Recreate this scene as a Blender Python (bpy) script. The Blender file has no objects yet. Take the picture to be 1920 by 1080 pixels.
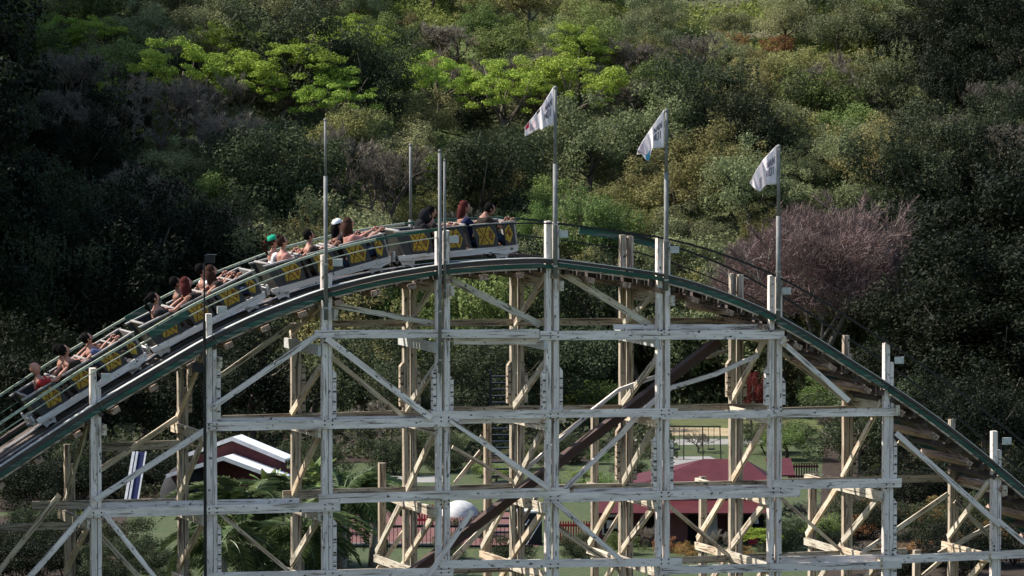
import bpy, math, random
import numpy as np
from mathutils import Vector, Matrix
R = math.radians
random.seed(7); rng = np.random.default_rng(7)
sc = bpy.context.scene
COL = sc.collection

# ------------------------------------------------------------------ camera
CAM = Vector((0.0, -110.0, 17.0))
K = 0.012 / 110.0                      # radians per photo pixel (1920 wide)
PITCH = 560 * K
cd = bpy.data.cameras.new('camera'); cam = bpy.data.objects.new('camera', cd); COL.objects.link(cam)
cam.location = CAM; cam.rotation_euler = (R(90) - PITCH, 0, 0)
cd.sensor_width = 36.0; cd.lens = 36.0 / (1920 * K); cd.clip_start = 1.0; cd.clip_end = 5000
sc.camera = cam
# ------------------------------------------------------------------ world, sun, exposure
SUN_EL, SUN_DIR = R(45), Vector((-0.982, 0.191, 0)).normalized()    # SUN_DIR: horizontal direction towards the sun
w = bpy.data.worlds.new('World'); sc.world = w; w.use_nodes = True
nt = w.node_tree; bg = nt.nodes['Background']
sky = nt.nodes.new('ShaderNodeTexSky'); sky.sky_type = 'NISHITA'; sky.sun_disc = False; sky.dust_density = 1.5; sky.air_density = 1.0
sky.sun_elevation = SUN_EL; sky.sun_rotation = math.atan2(SUN_DIR.x, SUN_DIR.y)
nt.links.new(sky.outputs[0], bg.inputs[0]); bg.inputs[1].default_value = 0.105
sl = bpy.data.lights.new('sun', 'SUN'); sl.energy = 4.0; sl.angle = R(0.5); sl.color = (1.0, 0.94, 0.84)
so = bpy.data.objects.new('sun', sl); COL.objects.link(so)
sdir = (SUN_DIR * math.cos(SUN_EL) + Vector((0, 0, math.sin(SUN_EL))))
so.rotation_euler = (-sdir).to_track_quat('-Z', 'Y').to_euler(); so.location = (-60, 0, 80)
sc.view_settings.view_transform = 'Standard'; sc.view_settings.look = 'None'
sc.view_settings.gamma = 1; sc.view_settings.use_curve_mapping = False
sc.view_settings.exposure = 0.97
sc.cycles.max_bounces = 6; sc.cycles.transparent_max_bounces = 4; sc.cycles.use_denoising = True

# ------------------------------------------------------------------ picking helpers (photo pixel -> place in the world)
_f = Vector((0, math.cos(PITCH), -math.sin(PITCH))); _u = Vector((0, math.sin(PITCH), math.cos(PITCH)))
def ray(px, py): return Vector((1, 0, 0)) * ((px - 960) * K) + _u * (-(py - 540) * K) + _f
A = R(19)
UH = Vector((math.cos(A), math.sin(A), 0)); VH = Vector((-math.sin(A), math.cos(A), 0)); ZH = Vector((0, 0, 1))
def F(px, py, v=0.0):                  # point on the coaster plane at transverse offset v
    d = ray(px, py); t = (v - CAM.dot(VH)) / d.dot(VH); return CAM + d * t
def UZ(px, py, v=0.0): p = F(px, py, v); return p.dot(UH), p.z
def W(u, v, z): return UH * u + VH * v + ZH * z
def G(px, py, z=0.0): d = ray(px, py); return CAM + d * ((z - CAM.z) / d.z)
def proj(p):
    q = Vector(p) - CAM; f = q.dot(_f); return 960 + q.x / f / K, 540 - q.dot(_u) / f / K
def Y(px, py, y): d = ray(px, py); return CAM + d * ((y - CAM.y) / d.y)

# ------------------------------------------------------------------ mesh helpers
def tag(o, label=None, cat=None, group=None, kind=None):
    if label: o['label'] = label
    if cat: o['category'] = cat
    if group: o['group'] = group
    if kind: o['kind'] = kind
    return o
def empty(name, loc=(0, 0, 0), label=None, cat=None, group=None):
    o = bpy.data.objects.new(name, None); o.location = loc; o.empty_display_size = .2; COL.objects.link(o)
    return tag(o, label, cat, group)
def link(name, me, mat, parent=None, M=None):
    o = bpy.data.objects.new(name, me); COL.objects.link(o)
    if mat is not None:
        if not me.materials: me.materials.append(mat)
        elif me.materials[0] is not mat:
            o.material_slots[0].link = 'OBJECT'; o.material_slots[0].material = mat
    if parent is not None:
        o.parent = parent
        if M is not None: o.matrix_local = Matrix.Translation(-parent.location) @ M if parent.rotation_euler == parent.rotation_euler.__class__((0, 0, 0)) else M
        else: o.matrix_local = Matrix.Translation(-parent.location)
    elif M is not None: o.matrix_local = M
    return o
def mesh(name, vs, fs, smooth=False):
    me = bpy.data.meshes.new(name); me.from_pydata([tuple(v) for v in vs], [], fs); me.update()
    if smooth: me.polygons.foreach_set('use_smooth', [True] * len(me.polygons))
    return me
def quads_mesh(name, v4, mats=None):   # v4: (N,4,3)
    n = len(v4); me = bpy.data.meshes.new(name)
    me.vertices.add(n * 4); me.vertices.foreach_set('co', v4.reshape(-1).astype(np.float32))
    me.loops.add(n * 4); me.loops.foreach_set('vertex_index', np.arange(n * 4, dtype=np.int32))
    me.polygons.add(n); me.polygons.foreach_set('loop_start', np.arange(0, n * 4, 4, dtype=np.int32))
    try: me.polygons.foreach_set('loop_total', np.full(n, 4, dtype=np.int32))
    except Exception: pass
    me.update(calc_edges=True); me.validate(); return me
BOXF = [(0, 3, 2, 1), (4, 5, 6, 7), (0, 1, 5, 4), (1, 2, 6, 5), (2, 3, 7, 6), (3, 0, 4, 7)]
def box_v(x0, x1, y0, y1, z0, z1):
    return [(x0, y0, z0), (x1, y0, z0), (x1, y1, z0), (x0, y1, z0), (x0, y0, z1), (x1, y0, z1), (x1, y1, z1), (x0, y1, z1)]
class MB:
    def __init__(s): s.v = []; s.f = []
    def add(s, vs, fs):
        n = len(s.v); s.v += [tuple(v) for v in vs]; s.f += [tuple(i + n for i in f) for f in fs]; return s
    def box(s, x0, x1, y0, y1, z0, z1): return s.add(box_v(x0, x1, y0, y1, z0, z1), BOXF)
    def tube(s, pts, rad, n=8, cap=True):
        pts = [Vector(p) for p in pts]; rad = rad if hasattr(rad, '__len__') else [rad] * len(pts)
        vs = []; fs = []
        for i, p in enumerate(pts):
            d = (pts[min(i + 1, len(pts) - 1)] - pts[max(i - 1, 0)]).normalized()
            a = d.cross(Vector((0, 0, 1)) if abs(d.z) < .95 else Vector((1, 0, 0))).normalized(); b = d.cross(a)
            for k in range(n):
                t = 2 * math.pi * k / n; vs.append(p + (a * math.cos(t) + b * math.sin(t)) * rad[i])
        for i in range(len(pts) - 1):
            for k in range(n):
                k2 = (k + 1) % n; fs.append((i * n + k, i * n + k2, (i + 1) * n + k2, (i + 1) * n + k))
        if cap: fs += [tuple(range(n - 1, -1, -1)), tuple((len(pts) - 1) * n + k for k in range(n))]
        return s.add(vs, fs)
    def ball(s, c, r, n=10, m=7):
        r = r if hasattr(r, '__len__') else (r, r, r); vs = []; fs = []
        for i in range(m + 1):
            ph = math.pi * i / m
            for k in range(n):
                t = 2 * math.pi * k / n
                vs.append((c[0] + r[0] * math.sin(ph) * math.cos(t), c[1] + r[1] * math.sin(ph) * math.sin(t), c[2] + r[2] * math.cos(ph)))
        for i in range(m):
            for k in range(n):
                k2 = (k + 1) % n; fs.append((i * n + k, (i + 1) * n + k, (i + 1) * n + k2, i * n + k2))
        return s.add(vs, fs)
    def prism(s, poly, y0, y1):        # poly in x,z extruded along y
        n = len(poly); vs = [(x, y0, z) for x, z in poly] + [(x, y1, z) for x, z in poly]
        fs = [tuple(range(n)), tuple(range(2 * n - 1, n - 1, -1))] + [(i, i + n, (i + 1) % n + n, (i + 1) % n) for i in range(n)]
        return s.add(vs, fs)
    def mesh(s, name, smooth=False): return mesh(name, s.v, s.f, smooth)
    def build(s, name, mat, parent=None, M=None, smooth=False): return link(name, s.mesh(name, smooth), mat, parent, M)

# ------------------------------------------------------------------ materials
def mat_new(name):
    m = bpy.data.materials.new(name); m.use_nodes = True; t = m.node_tree
    return m, t, t.nodes['Principled BSDF']
def N(t, kind, **kw):
    n = t.nodes.new(kind)
    for k, v in kw.items():
        if k in n.inputs: n.inputs[k].default_value = v
        else: setattr(n, k, v)
    return n
def mixc(t, fac, a, b):
    n = t.nodes.new('ShaderNodeMix'); n.data_type = 'RGBA'
    for s, v in ((0, fac), (6, a), (7, b)):
        if hasattr(v, 'is_output'): t.links.new(v, n.inputs[s])
        elif s == 0: n.inputs[s].default_value = v
        else: n.inputs[s].default_value = (*v[:3], 1)
    return n.outputs[2]
def ramp(t, src, p0, p1, c0=(0, 0, 0), c1=(1, 1, 1)):
    n = t.nodes.new('ShaderNodeValToRGB'); e = n.color_ramp.elements
    e[0].position = p0; e[1].position = p1; e[0].color = (*c0, 1); e[1].color = (*c1, 1); t.links.new(src, n.inputs[0]); return n.outputs[0]
def noise_at(t, scale, stretch=(1, 1, 1), detail=4, coord='Object', rnd=True, rough=.6):
    tc = N(t, 'ShaderNodeTexCoord'); mp = N(t, 'ShaderNodeMapping'); mp.inputs['Scale'].default_value = stretch
    t.links.new(tc.outputs[coord], mp.inputs[0])
    if rnd:
        oi = N(t, 'ShaderNodeObjectInfo'); mm = N(t, 'ShaderNodeMath', operation='MULTIPLY'); mm.inputs[1].default_value = 57.0
        t.links.new(oi.outputs['Random'], mm.inputs[0]); cx = N(t, 'ShaderNodeCombineXYZ')
        for i in range(3): t.links.new(mm.outputs[0], cx.inputs[i])
        t.links.new(cx.outputs[0], mp.inputs['Location'])
    n = N(t, 'ShaderNodeTexNoise'); n.inputs['Scale'].default_value = scale; n.inputs['Detail'].default_value = detail; n.inputs['Roughness'].default_value = rough
    t.links.new(mp.outputs[0], n.inputs['Vector']); return n.outputs[0]
def hsv_rand(t, col, amt=.25, sat=None, hue=0.0):
    oi = N(t, 'ShaderNodeObjectInfo'); h = N(t, 'ShaderNodeHueSaturation'); mr = N(t, 'ShaderNodeMapRange')
    mr.inputs[3].default_value = 1 - amt; mr.inputs[4].default_value = 1 + amt
    t.links.new(oi.outputs['Random'], mr.inputs[0]); t.links.new(mr.outputs[0], h.inputs['Value']); t.links.new(col, h.inputs['Color'])
    if hue:
        m2 = N(t, 'ShaderNodeMath', operation='MULTIPLY'); m2.inputs[1].default_value = 7.31; fr = N(t, 'ShaderNodeMath', operation='FRACT')
        mr2 = N(t, 'ShaderNodeMapRange'); mr2.inputs[3].default_value = .5 - hue; mr2.inputs[4].default_value = .5 + hue
        t.links.new(oi.outputs['Random'], m2.inputs[0]); t.links.new(m2.outputs[0], fr.inputs[0]); t.links.new(fr.outputs[0], mr2.inputs[0]); t.links.new(mr2.outputs[0], h.inputs['Hue'])
    return h.outputs[0]
def bump(t, b, src, s=.3, d=.01):
    n = N(t, 'ShaderNodeBump'); n.inputs['Strength'].default_value = s; n.inputs['Distance'].default_value = d
    t.links.new(src, n.inputs['Height']); t.links.new(n.outputs[0], b.inputs['Normal'])
def wood(name, paint, grime, raw, peel=.62, amt=.2):
    m, t, b = mat_new(name)
    n1 = noise_at(t, 3.0, (.35, 2, 2)); n2 = noise_at(t, 9.0, (.12, 2.2, 2.2), 6); n3 = noise_at(t, 14.0, (.5, 1, 1), 5)
    oi = N(t, 'ShaderNodeObjectInfo'); ma = N(t, 'ShaderNodeMath', operation='MULTIPLY_ADD'); ma.inputs[1].default_value = .34; t.links.new(oi.outputs['Random'], ma.inputs[0]); ma.inputs[2].default_value = -.17
    ad = N(t, 'ShaderNodeMath', operation='ADD'); t.links.new(n1, ad.inputs[0]); t.links.new(ma.outputs[0], ad.inputs[1])
    c = mixc(t, ramp(t, ad.outputs[0], .36, .70), paint, grime)
    c = mixc(t, ramp(t, n2, peel - .05, peel + .05), c, raw)
    c = mixc(t, ramp(t, n3, .61, .66), c, (.05, .043, .036))
    c = hsv_rand(t, c, amt); t.links.new(c, b.inputs['Base Color']); b.inputs['Roughness'].default_value = .8
    bump(t, b, n2, .5, .006); return m
def plain(name, col, rough=.6, metal=0.0, var=.3, scale=6, amt=.0, spec=.25):
    m, t, b = mat_new(name); n = noise_at(t, scale, detail=5)
    c = mixc(t, ramp(t, n, .3, .75), tuple(x * (1 + var * .4) for x in col), tuple(x * (1 - var) for x in col))
    if amt: c = hsv_rand(t, c, amt)
    t.links.new(c, b.inputs['Base Color']); b.inputs['Roughness'].default_value = rough; b.inputs['Metallic'].default_value = metal
    b.inputs['Specular IOR Level'].default_value = spec; return m
def leafm(name, c0, c1, amt=.22, hue=.02, trans=.28, rough=.6, spec=.12):
    m, t, b = mat_new(name)
    g = N(t, 'ShaderNodeNewGeometry'); c = mixc(t, g.outputs['Random Per Island'], c0, c1)
    c = hsv_rand(t, c, amt, hue=hue); t.links.new(c, b.inputs['Base Color']); b.inputs['Roughness'].default_value = rough
    b.inputs['Specular IOR Level'].default_value = spec
    tr = N(t, 'ShaderNodeBsdfTranslucent'); t.links.new(c, tr.inputs[0]); mx = N(t, 'ShaderNodeMixShader'); mx.inputs[0].default_value = trans
    t.links.new(b.outputs[0], mx.inputs[1]); t.links.new(tr.outputs[0], mx.inputs[2]); t.links.new(mx.outputs[0], t.nodes['Material Output'].inputs[0]); return m
M_ = {}
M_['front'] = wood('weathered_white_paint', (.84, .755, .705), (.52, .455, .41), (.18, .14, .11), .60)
M_['back'] = wood('stained_shaded_brown_paint', (.50, .43, .34), (.29, .225, .165), (.12, .085, .06), .55)  # stain plus the back row's shade mixed into a browner colour
M_['cream'] = wood('stained_sunlit_cream_paint', (.66, .60, .49), (.42, .33, .23), (.14, .09, .06), .57, .3)  # lighter copy for the braces, sunlight mixed into the stained paint
M_['raw'] = wood('bare_tie_wood', (.46, .32, .24), (.20, .13, .10), (.07, .05, .04), .55, .35)
M_['darkwood'] = wood('dark_wood_and_shade', (.07, .05, .045), (.035, .028, .026), (.10, .075, .06), .62)
M_['deck'] = wood('worn_brown_deck', (.17, .13, .11), (.09, .07, .06), (.04, .033, .03), .58, .3)
M_['green'] = wood('green_paint', (.011, .095, .058), (.018, .045, .036), (.13, .13, .115), .58, .35)
M_['railgreen'] = wood('pale_green_rail_paint', (.42, .46, .36), (.24, .30, .22), (.16, .13, .10), .66, .12)
M_['rust'] = wood('red_lead_steel', (.075, .036, .026), (.05, .026, .02), (.035, .022, .018), .6)
M_['pole'] = plain('galvanised_pole', (.19, .19, .185), .65, .1, .35)
M_['steel'] = plain('worn_steel', (.35, .35, .36), .4, .7, .35)
M_['black'] = plain('black_metal', (.02, .02, .022), .5, .2)
M_['plate'] = plain('grey_plate', (.50, .50, .48), .6, 0, .3)
M_['grass'] = leafm('grass_blades', (.13, .165, .03), (.23, .26, .055), 0, 0)
M_['gg'] = leafm('grey_green_leaves', (.14, .16, .074), (.225, .24, .115), .36, .025)
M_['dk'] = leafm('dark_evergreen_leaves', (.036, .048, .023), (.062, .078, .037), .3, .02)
M_['ol'] = leafm('olive_yellow_leaves', (.165, .158, .06), (.25, .235, .092), .3, .02)
M_['lm'] = leafm('lime_leaves', (.17, .26, .035), (.36, .45, .075), .18, .015, .3)
M_['md'] = leafm('mid_green_leaves', (.105, .155, .046), (.18, .24, .07), .3, .02)
M_['rd'] = leafm('rust_leaves', (.20, .11, .04), (.32, .18, .07), .2, .02)
M_['tw'] = leafm('grey_brown_twigs', (.13, .115, .09), (.26, .23, .18), .25, .01, .1)
M_['pk'] = leafm('mauve_brown_twigs', (.15, .105, .096), (.235, .165, .152), .05, .0, .1)
M_['bd'] = leafm('shade_painted_leaves', (.007, .010, .005), (.020, .027, .012), .25, .02)  # leaves blackened so their colour carries the dark left and right sides
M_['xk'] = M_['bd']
M_['red'] = leafm('red_leaves', (.13, .025, .02), (.20, .05, .04), .1, .0)
M_['palm'] = leafm('palm_leaves', (.03, .055, .018), (.12, .16, .06), .15, .015, .15, .42, .3)
M_['bark'] = plain('bark', (.13, .105, .085), .9, 0, .5, 12, .25)
M_['palebark'] = plain('pale_bark', (.30, .27, .23), .9, 0, .5, 12, .2)

# ------------------------------------------------------------------ terrain
def hill_np(x, y):
    y = np.asarray(y, float); x = np.asarray(x, float)
    foot = 85 + 2.5 * np.sin(x * .11 + 1.0) + 1.5 * np.sin(x * .043)
    t = np.maximum(y - foot, 0)
    z = np.where(t < 46, .37 * t, .37 * 46 + .22 * (t - 46)); z = np.where(t > 190, .37 * 46 + .22 * 144 + .05 * (t - 190), z)
    z = z * (1 - np.exp(-t / 4)) + (np.sin(x * .35 + y * .21) * .35 + np.sin(x * .17 - y * .31) * .45) * np.clip(t / 12, 0, 1)
    n = np.maximum(-58 - y, 0); z = z + np.where(n < 52, .29 * n, .29 * 52 + .1 * (n - 52))
    return z
def hz(x, y): return float(hill_np(x, y))
def hill_hit(px, py, lift=0.0):        # where the sight line of a pixel, minus a height, meets the ground
    d = ray(px, py); t = 120.0
    while t < 420:
        p = CAM + d * t
        if p.z - lift <= hz(p.x, p.y): return p
        t += .25
    return CAM + d * 300
xs = np.unique(np.concatenate([np.linspace(-600, 600, 41), np.linspace(-60, 60, 101)]))
ys = np.unique(np.concatenate([np.linspace(-400, 900, 53), np.linspace(78, 160, 83)]))
GX, GY = np.meshgrid(xs, ys); GZ = hill_np(GX, GY); nx, ny = len(xs), len(ys)
vs = np.stack([GX, GY, GZ], -1).reshape(-1, 3)
fs = [(j * nx + i, j * nx + i + 1, (j + 1) * nx + i + 1, (j + 1) * nx + i) for j in range(ny - 1) for i in range(nx - 1)]
m, t, b = mat_new('ground_grass_and_earth')
n1 = noise_at(t, .12, rnd=False, detail=6); n2 = noise_at(t, 1.6, rnd=False, detail=8)
c = mixc(t, ramp(t, n1, .40, .60), (.085, .125, .022), (.10, .085, .045)); c = mixc(t, ramp(t, n2, .35, .7), c, (.05, .065, .02))
t.links.new(c, b.inputs['Base Color']); b.inputs['Roughness'].default_value = .95; bump(t, b, n2, .6, .1)
tag(link('ground', mesh('ground', vs, fs, True), m), kind='structure')
m, t, b = mat_new('lawn'); n1 = noise_at(t, .6, rnd=False, detail=10, rough=.75); n2 = noise_at(t, 6, rnd=False, detail=6)
c = mixc(t, ramp(t, n1, .35, .7), (.036, .068, .011), (.085, .088, .026)); c = mixc(t, ramp(t, n2, .35, .7), c, (.018, .034, .008))
t.links.new(c, b.inputs['Base Color']); b.inputs['Roughness'].default_value = .95; bump(t, b, n2, .7, .05); M_['lawn'] = m
M_['path'] = plain('pale_concrete', (.26, .255, .24), .9, 0, .25, 1.2)
M_['sand'] = plain('dry_sand', (.34, .27, .17), .95, 0, .3, 1.5)
M_['redpave'] = plain('pinkish_red_paving', (.16, .075, .068), .85, 0, .3, 2)
M_['mulch'] = plain('brown_earth', (.040, .027, .019), .95, 0, .5, 3)
def sheet(name, pts, z, mat):
    ps = [G(*p) for p in pts]; return tag(link(name, mesh(name, [(p.x, p.y, z) for p in ps], [tuple(range(len(ps)))]), mat), kind='structure')
sheet('lawn', [(-300, 1300), (2200, 1300), (2200, 806), (-300, 806)], .004, M_['lawn'])
sheet('sand_patch', [(1150, 816), (1385, 818), (1395, 803), (1165, 801)], .010, M_['sand'])
sheet('footpath', [(1150, 836), (1520, 832), (1530, 823), (1150, 824)], .010, M_['path'])
sheet('footpath', [(1230, 876), (1360, 868), (1330, 856), (1215, 857)], .010, M_['path'])
sheet('footpath', [(640, 905), (830, 905), (830, 893), (640, 893)], .010, M_['path'])
sheet('paved_terrace', [(655, 1025), (1010, 1025), (1010, 960), (655, 960)], .010, M_['redpave'])
sheet('earth_bed', [(1530, 1130), (2200, 1130), (2200, 806), (1545, 806)], .010, M_['mulch'])
sheet('earth_bed', [(-300, 868), (1120, 868), (1120, 806), (-300, 806)], .014, M_['mulch'])
sheet('earth_bed', [(-300, 1300), (238, 1300), (238, 968), (-300, 968)], .012, M_['mulch'])
sheet('earth_bed', [(-300, 965), (420, 955), (400, 880), (-300, 880)], .010, M_['mulch'])

# ------------------------------------------------------------------ coaster
root = empty('wooden_roller_coaster', W(0, 1.2, 0), 'weathered white wooden roller coaster with green track edge filling the foreground', 'roller coaster')
def frame_mat(p0, x, y):
    x = x.normalized(); y = (y - x * y.dot(x)).normalized(); z = x.cross(y)
    return Matrix(((x.x, y.x, z.x, p0.x), (x.y, y.y, z.y, p0.y), (x.z, y.z, z.z, p0.z), (0, 0, 0, 1)))
def beam(name, p0, p1, wy, hz_, mat, yax=VH, parent=root, j=.004):
    d = p1 - p0; L = d.length; rr = lambda: random.uniform(-j, j)
    v = [(x + rr() * 2, y + rr(), z + rr()) for x, y, z in box_v(0, L, -wy / 2, wy / 2, -hz_ / 2, hz_ / 2)]
    return link(name, mesh(name, v, BOXF), mat, parent, frame_mat(p0, d, yax))
# track profile: photo pixels of the near rail line -> (u, z)
TP = [(-190, 1000), (-90, 932), (0, 872), (95, 809), (184, 750), (290, 688), (385, 632), (480, 587), (605, 540), (710, 514), (820, 496), (900, 488), (960, 485), (1010, 483),
      (1050, 486), (1140, 498), (1230, 510), (1300, 528), (1360, 549), (1435, 580), (1527, 632), (1600, 680), (1668, 722), (1735, 768), (1807, 822), (1880, 882), (1960, 950), (2060, 1040)]
tu, tz = zip(*[UZ(*p) for p in TP])
US = np.linspace(tu[0], tu[-1], 400); ZS = np.interp(US, tu, tz); kk = np.exp(-np.linspace(-2, 2, 25) ** 2); kk /= kk.sum()
ZS[12:-12] = np.convolve(ZS, kk, 'same')[12:-12]
def TZ(u): return float(np.interp(u, US, ZS))
def TS(u): return (TZ(u + .15) - TZ(u - .15)) / .3
def sweep(name, u0, u1, v0, v1, a, b_, mat, step=.35, parent=root):   # box section following the track
    n = max(2, int((u1 - u0) / step) + 1); vs = []; fs = []
    o = W(u0, v0, TZ(u0))
    for i in range(n):
        u = u0 + (u1 - u0) * i / (n - 1); z = TZ(u); s = TS(u); q = math.hypot(1, s); nu, nz = -s / q, 1 / q
        for v, h in ((v0, a), (v1, a), (v1, b_), (v0, b_)):
            p = W(u + nu * h, v, z + nz * h) - o; vs.append(p)
    for i in range(n - 1):
        for k in range(4): k2 = (k + 1) % 4; fs.append((i * 4 + k, i * 4 + k2, i * 4 + 4 + k2, i * 4 + 4 + k))
    fs += [(3, 2, 1, 0), tuple(n * 4 - 4 + k for k in range(4))]
    # local x along the track so that paint wears along the grain
    Mx = Matrix(((UH.x, VH.x, 0, 0), (UH.y, VH.y, 0, 0), (0, 0, 1, 0), (0, 0, 0, 1))); Mi = Mx.inverted()
    return link(name, mesh(name, [Mi @ v for v in vs], fs), mat, parent, Matrix.Translation(o) @ Mx)
FX = [-250, -40, 178, 395, 612, 830, 1035, 1243, 1453, 1665, 1868, 2072]
BU = [UZ(x, 700)[0] for x in FX]
DB, DT = 2.4, 4.55                      # back row and third row offsets
zt = lambda y: F(960, y, 0).z
LV = [zt(628), zt(780), zt(935), zt(1062), zt(1190), zt(1330)]
# posts
TOPY = {178: 690, 395: 588, 612: 478, 830: 430, 1035: 414, 1243: 446, 1453: 516, 1665: 643, 1868: 808}
BTOPY = {178: 833, 395: 690, 612: 606, 830: 528, 1035: 503, 1243: 440, 1453: 512, 1665: 628, 1868: 785}
def post(u, v, ztop, wu, wv, mat, du=0.0):
    return beam('post', W(u + du, v, -.1), W(u + du, v, ztop), wv, wu, mat)
bolt = MB()
def splice(u, v, z0, z1, side, wd=.10, mat='front'):
    pl = [(0, z0), (wd * side, z0), (wd * side, z1 - .1), (wd * .1 * side, z1)]
    if side < 0: pl = pl[::-1]
    mb = MB(); mb.prism(pl, -.07, .07); zz_ = z0 + .12
    while zz_ < z1 - .15:
        for q_ in (W(u + wd * side, v - .055, zz_), W(u + wd * side * .5, v - .078, zz_ + .1)): bolt.add([q_ + UH * a * .03 + VH * b_ * .012 + ZH * c * .014 for a, b_, c in box_v(-1, 1, -1, 1, -1, 1)], BOXF)
        zz_ += random.uniform(.2, .32)
    Mx = Matrix(((UH.x, VH.x, 0, 0), (UH.y, VH.y, 0, 0), (0, 0, 1, 0), (0, 0, 0, 1)))
    return mb.build('splice_plank', M_[mat], root, Matrix.Translation(W(u, v, 0)) @ Mx)
for x, u in zip(FX, BU):
    zt_f = F(x, TOPY[x], 0).z if x in TOPY else TZ(u) + .75
    bx = x - 63
    zt_b = F(bx, BTOPY[x], DB).z if x in BTOPY else TZ(u) + .7
    dbl = x in (830, 1035, 1243, 1453)
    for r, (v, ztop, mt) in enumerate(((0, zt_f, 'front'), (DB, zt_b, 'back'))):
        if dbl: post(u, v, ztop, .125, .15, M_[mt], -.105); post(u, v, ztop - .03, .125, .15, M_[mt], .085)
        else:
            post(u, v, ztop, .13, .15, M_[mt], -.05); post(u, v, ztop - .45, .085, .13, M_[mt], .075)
    if dbl:
        for v, mt in ((0, 'front'), (DB, 'back')):
            s = 0 if x != 1243 else 1
            splice(u - .17, v, LV[s + 1] + .08, F(x, 690 if s == 0 else 822, 0).z + random.uniform(-.1, .1), -1, .085, mt); splice(u + .15, v, LV[s + 1] + .08, F(x, 695 if s == 0 else 830, 0).z + random.uniform(-.15, .15), 1, .085, mt)
    elif x in (612, 395, 1665):
        ys = {612: (692, 790), 395: (672, 790), 1665: (822, 905)}[x]
        splice(u + .12, 0, F(x, ys[1], 0).z, F(x, ys[0], 0).z, 1, .09); splice(u + .12, DB, F(x, ys[1], 0).z, F(x, ys[0], 0).z, 1, .09, 'back')
        splice(u + .12, 0, LV[3] - 1.2, LV[2] - .3, 1, .09)
    # third row (outriggers)
    t3 = {612: None, 830: 868, 1035: 786, 1243: 780, 1453: 893, 1665: 888, 1868: 1030}.get(x)
    if t3:
        post(u, DT, F(x - 123, t3, DT).z, .16, .15, M_['back'])
        for k in range(1, 5):
            if LV[k] < F(x - 123, t3, DT).z + .25:
                beam('cross_beam', W(u - .13, DB - .15, LV[k] - .26), W(u - .13, DT + .12, LV[k] - .26), .07, .17, M_['cream'], UH)
                beam('cross_brace', W(u - .13, DB, LV[k] - .1), W(u - .13, DT, LV[k + 1] - .1), .075, .15, M_['cream'], UH)
    # cross beams and braces between front and back row
    zk = [TZ(u) - .55] + LV
    for k in range(len(LV)):
        if LV[k] > TZ(u) - .7: continue
        beam('cross_beam', W(u - .2, -.14, LV[k] - .24), W(u - .2, DB + .16, LV[k] - .24), .07, .22, M_['cream'] if k else M_['plate'], UH)
        if k < len(LV) - 1: beam('cross_brace', W(u - .12, .05, LV[k] - (.62 if k == 0 else .2)), W(u - .12, DB - .05, LV[k + 1] - .02), .075, .15, M_['cream'], UH)
        elif k == 0: pass
        for bz in (.03, -.06): bolt.tube([W(u - .08, -.105, LV[k] + bz), W(u - .08, -.135, LV[k] + bz)], .02, 6); bolt.tube([W(u + .1, -.105, LV[k] + bz), W(u + .1, -.135, LV[k] + bz)], .02, 6)
    top = max([l for l in LV if l < TZ(u) - .7], default=LV[-1])
    if TZ(u) - top > .8: beam('cross_brace', W(u - .12, .1, TZ(u) - .4), W(u - .12, DB, top - .02), .07, .13, M_['cream'], UH)
    # bent cap under the track
    beam('bent_cap', W(u + .17, -.2, TZ(u) - .60), W(u + .17, DB + .2, TZ(u) - .60), .09, .24, M_['cream'], UH)
    # bracket box on the post near handrail height
    beam('bracket_plate', W(u + .12, -.11, TZ(u) + .56), W(u + .34, -.11, TZ(u) + .56), .04, .16, M_['plate'], VH)
o = link('bolt_heads', bolt.mesh('bolt_heads'), M_['black'], root); o['kind'] = 'stuff'
# ledgers: (row, x0, y0, x1, y1, height px)
LED = [(0, 590, 627, 1011, 625, 15), (0, 1012, 629, 1470, 627, 17), (.17, 850, 640, 1012, 639, 12), (.17, 1150, 613, 1450, 613, 10),
       (0, 383, 800, 862, 791, 16), (0, 808, 779, 1270, 773, 15), (0, 1222, 779, 1686, 772, 15), (.17, 400, 789, 860, 783, 9), (.17, 835, 789, 1060, 786, 11),
       (0, 160, 962, 637, 950, 17), (0, 598, 936, 1067, 922, 17), (0, 1020, 934, 1500, 923, 17), (0, 1450, 909, 1690, 905, 17), (.17, 175, 950, 560, 941, 14), (.17, 1075, 922, 1440, 914, 10),
       (0, 820, 1058, 1278, 1054, 15), (0, 1237, 1069, 1690, 1058, 15), (0, 1650, 1050, 1990, 1035, 16), (0, 380, 1082, 850, 1072, 15), (.17, 1440, 1050, 1690, 1046, 13), (0, -60, 1105, 400, 1088, 15),
       (DB, 620, 607, 1440, 601, 13), (DB, 186, 838, 357, 832, 15), (DB, 400, 786, 840, 774, 13), (DB, 835, 768, 1440, 762, 12), (DB, 1440, 771, 1620, 765, 12),
       (DB, 60, 948, 330, 942, 15), (DB, 530, 928, 970, 914, 16), (DB, 965, 917, 1440, 907, 14), (DB, 1440, 906, 1790, 895, 15), (DB, 600, 1076, 1000, 1064, 14), (DB, 1240, 1052, 1700, 1034, 14), (DB, 0, 990, 130, 985, 13), (DB, 1580, 900, 1780, 897, 12)]
for v, x0, y0, x1, y1, h in LED:
    off = -.105 if v == 0 else (.11 if v < 1 else (.11 if v < 1 else -.105)); vv = (v if v != .17 else 0) + off
    a_, b_ = F(x0, y0, vv), F(x1, y1, vv); beam('ledger', a_, b_, .05, h * .0123, M_['front'] if v < 1 else M_['back'])
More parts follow.
